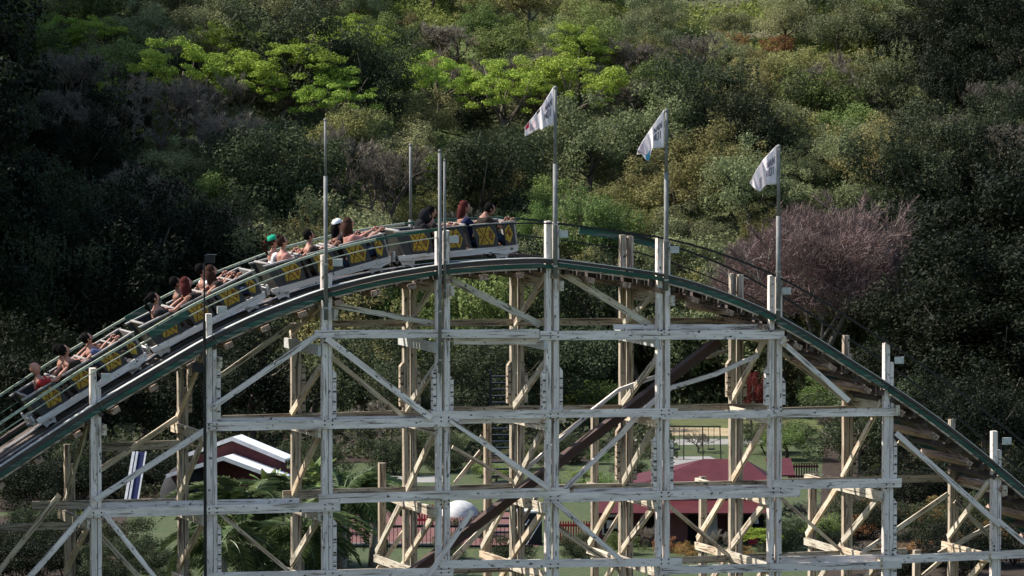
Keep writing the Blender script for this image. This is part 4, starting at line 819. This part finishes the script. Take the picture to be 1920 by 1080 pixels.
for a in [(1605, 1010, .5, 'rd', 'rusty shrub under the picket fence on the right'), (1660, 1010, .5, 'xk', 'black-green shrub beside the big rust-brown shrub'), (1740, 985, .6, 'rd', 'rusty shrub behind the second post from the right edge'), (1780, 1080, .5, 'xk', 'black-green shrub at the bottom edge near the right corner'), (1680, 1090, .45, 'xk', 'black-green shrub at the bottom edge below the right-hand posts'), (1850, 1030, .55, 'rd', 'rusty shrub near the right edge'), (1560, 1050, .4, 'xk', 'black-green shrub right of the building, low in the picture'), (10, 1060, .5, 'xk', 'black-green shrub at the left edge above the bottom corner'), (90, 1010, .5, 'xk', 'black-green shrub left of the small yellow-green shrub'), (185, 1035, .45, 'xk', 'black-green shrub right of the small yellow-green shrub'), (1080, 1050, .3, 'dk', 'dark low shrub before the red picket fence'), (1210, 1030, .3, 'tw', 'dry twiggy shrub at the wall of the red-roofed building'), (1290, 1045, .32, 'rd', 'rusty shrub before the doorway of the red-roofed building'), (1390, 1045, .3, 'rd', 'rusty shrub left of the bright yellow-green shrub'), (1470, 1030, .4, 'dk', 'dark shrub at the right end of the red-roofed building'), (1120, 870, .22, 'md', 'small green shrub on the far lawn left of the path'), (1150, 850, .25, 'tw', 'thin dry shrub on the far lawn at the path'), (880, 1000, .3, 'dk', 'dark shrub on the terrace right of the white canopy'), (30, 1100, .6, 'xk', 'black-green shrub cut by the bottom left corner'), (120, 1085, .55, 'xk', 'black-green shrub between the two leftmost posts'), (200, 1100, .5, 'dk', 'dark shrub at the foot of the leftmost front post'), (330, 1110, .4, 'dk', 'dark shrub left of the camera pole at the bottom edge'), (450, 1075, .5, 'dk', 'dark shrub under the feathery palm'), (545, 1075, .5, 'dk', 'dark shrub under the low palm'), (620, 1062, .45, 'dk', 'dark shrub under the bushy palm'), (150, 940, .7, 'xk', 'black-green shrub below the blue slide'), (300, 925, .6, 'xk', 'black-green shrub right of the blue slide'), (60, 955, .7, 'xk', 'black-green shrub left of the leftmost front post'), (420, 925, .5, 'dk', 'dark shrub at the left corner of the pavilion'), (600, 900, .55, 'dk', 'dark shrub right of the pavilion'), (740, 890, .5, 'dk', 'dark shrub behind the terrace, left of the double post'), (830, 885, .45, 'dk', 'dark shrub behind the terrace at the double post'), (990, 880, .45, 'gg', 'grey-green shrub right of the stair tower'), (1570, 960, .55, 'tw', 'twiggy brown shrub left of the right-hand posts'), (1640, 980, .6, 'rd', 'big rust-brown shrub behind the right-hand posts'), (1700, 960, .65, 'xk', 'black-green shrub behind the right-hand posts'), (1800, 960, .7, 'xk', 'black-green shrub below the right slope of the track'), (1890, 960, .7, 'xk', 'black-green shrub at the right edge below the track'), (1720, 1060, .5, 'rd', 'rusty low shrub at the bottom right'), (1820, 1060, .55, 'xk', 'black-green low shrub at the bottom right'), (1900, 1060, .55, 'xk', 'black-green shrub in the bottom right corner'), (1590, 1080, .4, 'tw', 'dry shrub at the bottom edge right of the building'), (60, 1040, .55, 'dk', 'dark glossy shrub at the bottom left corner'), (235, 1055, .5, 'dk', 'dark shrub left of the lawn behind the leftmost posts'), (150, 990, .22, 'lm', 'small bright yellow-green shrub beside the leftmost front post'), (290, 1075, .3, 'dk', 'low dark shrub at the lawn behind the third post'),
          (1255, 1035, .34, 'rd', 'brownish shrub before the red-roofed building, under the middle flag'), (1165, 1040, .3, 'md', 'green shrub at the left corner of the red-roofed building'), (1425, 1035, .3, 'lm', 'bright yellow-green shrub before the red-roofed building'), (960, 1060, .35, 'dk', 'dark shrub on the lawn before the stair tower'), (840, 1050, .3, 'dk', 'dark shrub on the lawn before the white canopy'), (1120, 930, .35, 'md', 'green shrub behind the red picket fence'), (1060, 870, .4, 'dk', 'dark shrub on the far lawn left of the small green tree'), (1180, 890, .3, 'dk', 'dark shrub at the left end of the red roof'), (1350, 1040, .3, 'tw', 'dry brown shrub before the red-roofed building'), (1500, 1000, .42, 'tw', 'grey twiggy shrub right of the red-roofed building'),
          (1545, 1020, .42, 'md', 'green shrub right of the red-roofed building'), (1600, 985, .5, 'dk', 'dark shrub behind the right-hand bays of the coaster'), (1660, 1050, .45, 'rd', 'rust-brown shrub in the earth bed at lower right'), (1760, 1020, .5, 'dk', 'dark shrub in the earth bed near the right edge'), (1860, 1000, .55, 'dk', 'dark shrub at the right edge of the earth bed'),
          (620, 935, .3, 'md', 'green shrub behind the bushy palm'), (670, 920, .25, 'rd', 'red-tinged shrub behind the bushy palm'), (1030, 925, .3, 'md', 'green shrub left of the red picket fence'), (1160, 900, .2, 'tw', 'thin dry shrub on the lawn left of the red roof'), (905, 895, .3, 'md', 'green shrub on the far lawn beside the stair tower'), (130, 915, .7, 'dk', 'big dark shrub behind the leftmost bay of the coaster'), (30, 930, .8, 'dk', 'big dark shrub at the left edge'), (345, 935, .3, 'dk', 'dark shrub beside the grey tent')]: shrub(*a)
def banana(px, py, s, label):
    p = G(px, py); o = empty('broad_leaved_plant', (p.x, p.y, 0), label, 'plant', 'broad-leaved plants among the palms')
    for k in range(9):
        a = k * 2.4; L = s * random.uniform(.8, 1.2); el = random.uniform(.5, 1.3); vs = []; fs = []
        for i in range(7):
            f = i / 6; r_ = L * f * math.cos(el) * (1 + .3 * f); z = L * (f * math.sin(el) * 1.6 - .5 * f * f) + 1.6 * s; w_ = .2 * s * math.sin(math.pi * min(.97, f * .9 + .08)); ca, sa = math.cos(a), math.sin(a)
            vs += [(p.x + ca * r_ - sa * w_, p.y + sa * r_ + ca * w_, z - .05), (p.x + ca * r_, p.y + sa * r_, z), (p.x + ca * r_ + sa * w_, p.y + sa * r_ - ca * w_, z - .05)]
        for i in range(6): fs += [(3 * i, 3 * i + 1, 3 * i + 4, 3 * i + 3), (3 * i + 1, 3 * i + 2, 3 * i + 5, 3 * i + 4)]
        link('leaf', mesh('leaf', vs, fs, True), M_['md'], o)
    MB().tube([(p.x, p.y, -.05), (p.x, p.y, 1.7 * s)], [.07 * s, .05 * s], 7).build('stem', M_['md'], o)
banana(505, 1000, .8, 'green broad-leaved plant in front of the white-roofed pavilion'); banana(590, 985, .85, 'green broad-leaved plant right of the white-roofed pavilion'); banana(560, 1000, .8, 'smaller green broad-leaved plant between the front posts')

# ------------------------------------------------------------------ park buildings and furniture
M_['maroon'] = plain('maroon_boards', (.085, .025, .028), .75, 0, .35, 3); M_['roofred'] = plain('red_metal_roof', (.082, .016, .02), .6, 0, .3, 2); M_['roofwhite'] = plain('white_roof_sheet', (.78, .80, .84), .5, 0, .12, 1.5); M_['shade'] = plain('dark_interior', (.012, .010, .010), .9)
M_['pinkwall'] = plain('dusty_red_boards', (.24, .105, .10), .8, 0, .25, 4); M_['whitep'] = plain('white_paint', (.55, .55, .55), .7); M_['bluep'] = plain('blue_plastic', (.015, .02, .07), .45); M_['redp'] = plain('red_paint', (.40, .03, .04), .5)
def pbox(name, x0, x1, y0, y1, z0, z1, mat, par): return MB().box(x0, x1, y0, y1, z0, z1).build(name, M_[mat], par)
# white-roofed pavilion (own frame: x right, y back), turned so that its right roof slope shows
c0 = Y(447, 930, 52); c0.z = 0; pv = empty('pavilion', c0, 'maroon gabled pavilion with two-tiered white roof behind the palms', 'pavilion'); pv.rotation_euler = (0, 0, R(-16))
def pput(nm, mb, mt, par=pv):
    q = bpy.data.objects.new(nm, mb.mesh(nm)); q.data.materials.append(M_[mt]); COL.objects.link(q); q.parent = par; return q
def gable(z_ap, z_ev, hw, y0, y1, nm):
    for s in (-1, 1):
        mb = MB(); mb.prism([(0, z_ap), (s * hw, z_ev), (s * hw, z_ev + .06), (0, z_ap + .07)] if s < 0 else [(0, z_ap + .07), (s * hw, z_ev + .06), (s * hw, z_ev), (0, z_ap)], y0, y1); rf = pput(nm, mb, 'roofwhite')
        pput('fascia', MB().prism([(0, z_ap - .06), (s * hw, z_ev - .06), (s * hw, z_ev + .07), (0, z_ap + .08)], y0 - .03, y0 - .003), 'whitep', rf)
zz = lambda y: Y(447, y, 52).z
gable(zz(820), zz(858), 1.85, -.6, .35, 'upper_roof'); gable(zz(852), zz(888), 2.0, -1.5, -.40, 'lower_roof')
pput('gable_wall', MB().prism([(-1.6, zz(862)), (1.6, zz(862)), (0, zz(822) - .05)], -.35, -.25), 'maroon'); pput('upper_wall', MB().box(-1.6, 1.6, -.34, .3, zz(895), zz(860)), 'maroon')
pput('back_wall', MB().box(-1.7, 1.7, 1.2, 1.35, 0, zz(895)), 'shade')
for x in (-1.75, -.6, .6, 1.75): pput('column', MB().box(x - .07, x + .07, -1.3, -1.16, 0, zz(888) + .02), 'maroon')
for i in range(9): pput('board', MB().box(-1.6 + i * .355, -1.6 + i * .355 + .33, 1.12, 1.19, 0, 1.0), 'maroon')
# red-roofed building
yB = 40.0; X = lambda px, y=yB: Y(px, 900, y).x; Zp = lambda py, y=yB: Y(960, py, y).z
b0 = Vector(((X(1180) + X(1450)) / 2, yB, 0)); bd = empty('park_building', b0, 'low maroon building with red hipped metal roof and porch', 'building')
def bput(nm, vs, fs, mt, par=bd): return link(nm, mesh(nm, vs, fs), M_[mt], par)
xl, xr, xa, xb = X(1178), X(1462), X(1322), X(1400); ze, zr = Zp(912), Zp(868); yf, ybk = yB - .5, yB + 3.2; ym = yB + 1.3
V8 = [(xl, yf, ze), (xr, yf, ze), (xr, ybk, ze), (xl, ybk, ze), (xa, ym, zr), (xb, ym, zr)]
def slab(nm, q, mt, th=.05, par=bd):
    a = [Vector(v) for v in q]; n = (a[1] - a[0]).cross(a[2] - a[0]).normalized() * th; k = len(a)
    par_o = par; ob = bput(nm, a + [v - n for v in a], [tuple(range(k)), tuple(range(2 * k - 1, k - 1, -1))] + [(i, i + k, (i + 1) % k + k, (i + 1) % k) for i in range(k)], mt); return ob
def seams(q0, q1, r0, r1, n, par):
    for i in range(1, n): f = i / n; a = Vector(q0).lerp(Vector(q1), f); c = Vector(r0).lerp(Vector(r1), f); mbx = MB().tube([a + Vector((0, -.01, .02)), c + Vector((0, -.01, .02))], .014, 4); o_ = link('roof_seam', mbx.mesh('roof_seam'), M_['roofred'], None); o_.parent = par; o_.matrix_local = Matrix.Translation(-par.matrix_local.translation - bd.location)
rp = slab('roof', [V8[0], V8[1], V8[5], V8[4]], 'roofred'); seams(V8[0], V8[1], V8[4], V8[5], 16, rp); slab('roof', [V8[1], V8[2], V8[5]], 'roofred'); slab('roof', [V8[3], V8[0], V8[4]], 'roofred'); slab('roof', [V8[2], V8[3], V8[4], V8[5]], 'roofred')
slab('porch_roof', [(X(1120), yB - 1.5, Zp(952)), (X(1445), yB - 1.5, Zp(952)), (X(1445), yB - .3, Zp(930)), (X(1120), yB - .3, Zp(930))], 'roofred')
slab('side_roof', [(X(1455), yB + .2, Zp(892)), (X(1492), yB + .2, Zp(892)), (X(1488), yB + 1.6, Zp(868)), (X(1440), yB + 1.6, Zp(868))], 'roofred')
wx0, wx1 = X(1200), X(1450); nb = 14
for i in range(nb): pbox('wall_board', wx0 + (wx1 - wx0) * i / nb + .004, wx0 + (wx1 - wx0) * (i + 1) / nb - .004, yB - .02, yB + .06, 0, ze - .02, 'pinkwall' if i < 7 else 'maroon', bd)
pbox('side_wall', wx0 - .06, wx0, yB - .01, ybk - .2, 0, ze - .03, 'maroon', bd); pbox('side_wall', wx1, wx1 + .06, yB - .01, ybk - .2, 0, ze - .03, 'maroon', bd); pbox('back_wall', wx0, wx1, ybk - .25, ybk - .2, 0, ze - .03, 'maroon', bd); pbox('left_wing_wall', X(1122), X(1198), yB - .3, yB - .2, 0, Zp(938), 'maroon', bd)
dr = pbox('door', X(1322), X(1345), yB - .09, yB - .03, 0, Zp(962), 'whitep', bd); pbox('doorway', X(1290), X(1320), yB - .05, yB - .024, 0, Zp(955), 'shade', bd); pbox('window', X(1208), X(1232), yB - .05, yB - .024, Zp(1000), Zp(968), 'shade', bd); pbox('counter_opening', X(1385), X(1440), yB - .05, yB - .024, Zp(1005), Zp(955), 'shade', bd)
for px in (1125, 1200, 1318, 1440): pbox('porch_post', X(px) - .04, X(px) + .04, yB - 1.45, yB - 1.37, 0, Zp(952) - .03, 'maroon', bd)
sg = empty('wall_sign', (X(1146), yB - .36, Zp(985)), 'white framed sign with dark shape on the wing of the red-roofed building', 'sign')
for nm, (a, c, e, f), mt, d in (('board', (1124, 1165, 1000, 962), 'whitep', 0), ('dark_shape', (1132, 1161, 998, 967), 'shade', .02), ('picture', (1137, 1157, 988, 973), 'whitep', .035)): pbox(nm, X(a), X(c), yB - .4 - d, yB - .38 - d, Zp(e), Zp(f), mt, sg)
cb = pbox('red_cooler', X(1402), X(1418), yB - .9, yB - .6, 0, Zp(990), 'redp', None); tag(cb, 'red cooler box standing under the porch of the red-roofed building', 'cooler')
lp = empty('porch_lantern', (X(1415), yB - .8, Zp(975)), 'small white lantern hanging under the porch roof', 'lantern'); MB().tube([(X(1415), yB - .8, Zp(976)), (X(1415), yB - .8, Zp(966))], [.09, .06], 8).build('glass', M_['whitep'], lp); MB().tube([(X(1415), yB - .8, Zp(966)), (X(1415), yB - .8, Zp(953))], .01, 5).build('cord', M_['black'], lp)
# fences
def fence(name, x0, x1, ybase, ytop, n, mt, label, thick=.02, wf=.55, rails=2):
    p, q = G(x0, ybase), G(x1, ybase); h = Y(x0, ytop, p.y).z; o = empty(name, p, label, 'fence'); d = (q - p); L = d.length; d.normalize(); wd = L / n * wf
    Mx = frame_mat(Vector((p.x, p.y, 0)), d, Vector((-d.y, d.x, 0)))
    me = MB().prism([(0, 0), (wd, 0), (wd, h * .94), (wd / 2, h), (0, h * .94)], 0, thick).mesh('picket'); me.materials.append(M_[mt])
    for i in range(n): qd = bpy.data.objects.new('picket', me); COL.objects.link(qd); qd.parent = o; qd.matrix_local = Matrix.Translation(-o.location) @ Mx @ Matrix.Translation((L * i / n, 0, 0))
    for f in ((.25, .8) if rails == 2 else (.08, .95)): MB().box(0, L, thick + .002, thick + .04, h * f - .035, h * f + .035).build('rail', M_[mt], o, Mx)
fence('picket_fence', 1040, 1118, 1022, 976, 16, 'redp', 'red wooden picket fence left of the red-roofed building'); fence('metal_railing', 660, 1000, 1028, 985, 44, 'black', 'thin black metal railing in front of the pink paved terrace', .015, .14, 1)
fence('picket_fence', 1478, 1535, 902, 868, 12, 'maroon', 'dark picket fence behind the red roof'); fence('picket_fence', 770, 840, 985, 945, 14, 'redp', 'dark red picket fence behind the terrace, left of the white canopy')
# canopy
p = G(862, 1005); cn = empty('canopy_tent', p, 'white domed canopy tent on thin posts at the terrace', 'tent'); zt_ = Y(862, 966, p.y).z; za_ = Y(862, 938, p.y).z
mb = MB(); n = 16; vs = []; fs = []
for i in range(6):
    f = i / 5
    for k in range(n): a = 2 * math.pi * k / n; vs.append((p.x + .6 * math.cos(a) * math.sin(f * math.pi / 2), p.y + .6 * math.sin(a) * math.sin(f * math.pi / 2), zt_ + (za_ - zt_) * math.cos(f * math.pi / 2)))
for i in range(5):
    for k in range(n): fs.append((i * n + k, (i + 1) * n + k, (i + 1) * n + (k + 1) % n, i * n + (k + 1) % n))
link('dome', mesh('dome', vs, fs, True), M_['whitep'], cn)
for k in range(8): a = 2 * math.pi * k / 8; MB().tube([(p.x + .56 * math.cos(a), p.y + .56 * math.sin(a), 0), (p.x + .56 * math.cos(a), p.y + .56 * math.sin(a), zt_ + .08)], .018, 6).build('post', M_['whitep'], cn)
# stair tower
p = G(945, 1012); st = empty('stair_tower', p, 'dark steel stair tower with open treads behind the middle of the coaster', 'stairs'); H = Y(945, 700, p.y).z
for sx in (-.42, .42):
    for sy in (0, 1.2): MB().box(p.x + sx - .04, p.x + sx + .04, p.y + sy - .04, p.y + sy + .04, 0, H).build('post', M_['black'], st)
for k in range(int(H / .21)):
    f = (k % 12) / 12; f = f if (k // 12) % 2 == 0 else 1 - f; MB().box(p.x - .4, p.x + .4, p.y + f * 1.0, p.y + f * 1.0 + .24, .2 + k * .21, .24 + k * .21).build('tread', M_['black'], st)
MB().box(p.x + .36, p.x + .62, p.y + .1, p.y + .4, H - .4, H).build('white_cabinet', M_['whitep'], st)
# water slide and tent on the left
p = G(243, 968); q = Y(262, 848, p.y + 1.5); sld = empty('water_slide', p, 'steep blue and white slide chute behind the leftmost bays of the coaster', 'slide')
for nm, o0, wd, mt, dy in (('chute_bed', 0, .34, 'bluep', .05), ('chute_edge', -.2, .09, 'whitep', 0), ('chute_edge', .2, .05, 'whitep', 0), ('chute_stripe', -.08, .07, 'whitep', .0)):
    beam(nm, Vector((p.x + o0, p.y + dy, .1)), Vector((q.x + o0, q.y + dy, q.z)), .08, wd, M_[mt], Vector((0, 1, 0)), sld)
for f in (.35, .75): a = p.lerp(q, f); MB().tube([(a.x, a.y + .3, 0), (a.x, a.y + .3, a.z)], .04, 6).build('support', M_['black'], sld)
p = G(352, 940); tn = empty('grey_tent', p, 'grey rounded tent beside the white-roofed pavilion', 'tent'); mb = MB(); mb.ball((p.x, p.y, 0), (.95, .8, Y(352, 868, p.y).z), 16, 10); link('cover', cut('cover', mb.v, [f for f in mb.f if all(mb.v[i][2] > -.15 for i in f)]), plain('grey_canvas', (.03, .03, .033), .9), tn)
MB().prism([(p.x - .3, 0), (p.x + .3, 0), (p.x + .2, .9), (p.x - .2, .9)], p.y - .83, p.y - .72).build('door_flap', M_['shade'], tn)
p = G(998, 1022); ms = empty('dark_stall', p, 'dark blue-black stall box with pale poles under the leftmost flag', 'stall'); hs = Y(998, 962, p.y).z
MB().box(p.x - .45, p.x + .3, p.y, p.y + .7, .02, hs).build('cover', M_['black'], ms); MB().box(p.x - .5, p.x + .35, p.y - .05, p.y + .75, hs + .003, hs + .06).build('roof_board', M_['whitep'], ms)
for a_ in (-.3, .1): MB().tube([(p.x + a_ - .3, p.y - .2, 0), (p.x + a_ + .2, p.y - .04, hs * .8)], .018, 6).build('pole', M_['whitep'], ms)
p = G(1300, 862); sw = empty('swing_frame', p, 'thin dark swing frame on the lawn above the red roof', 'swing'); hs = Y(1300, 800, p.y).z
for a_ in (-1.0, -.35, .35, 1.0): MB().tube([(p.x + a_, p.y, 0), (p.x + a_ * .96, p.y + .1, hs)], .022, 6).build('post', M_['black'], sw)
MB().tube([(p.x - 1.0, p.y + .1, hs), (p.x + 1.0, p.y + .1, hs)], .025, 6).build('top_bar', M_['black'], sw)
for a_ in (-.6, .65):
    for b_ in (-.1, .1): MB().tube([(p.x + a_ + b_, p.y + .1, .4), (p.x + a_ + b_, p.y + .1, hs)], .01, 5).build('chain', M_['black'], sw)
    MB().box(p.x + a_ - .13, p.x + a_ + .13, p.y, p.y + .2, .36, .4).build('seat', M_['black'], sw)
# low white kerbs by the palms
for i, (x0, x1, y0) in enumerate(((600, 760, 1078), (660, 830, 1026))): a, c = G(x0, y0), G(x1, y0); tag(MB().box(a.x, c.x, a.y, a.y + .12, 0, .12).build('kerb', M_['path']), kind='structure')
print('OBJ', len(bpy.data.objects))
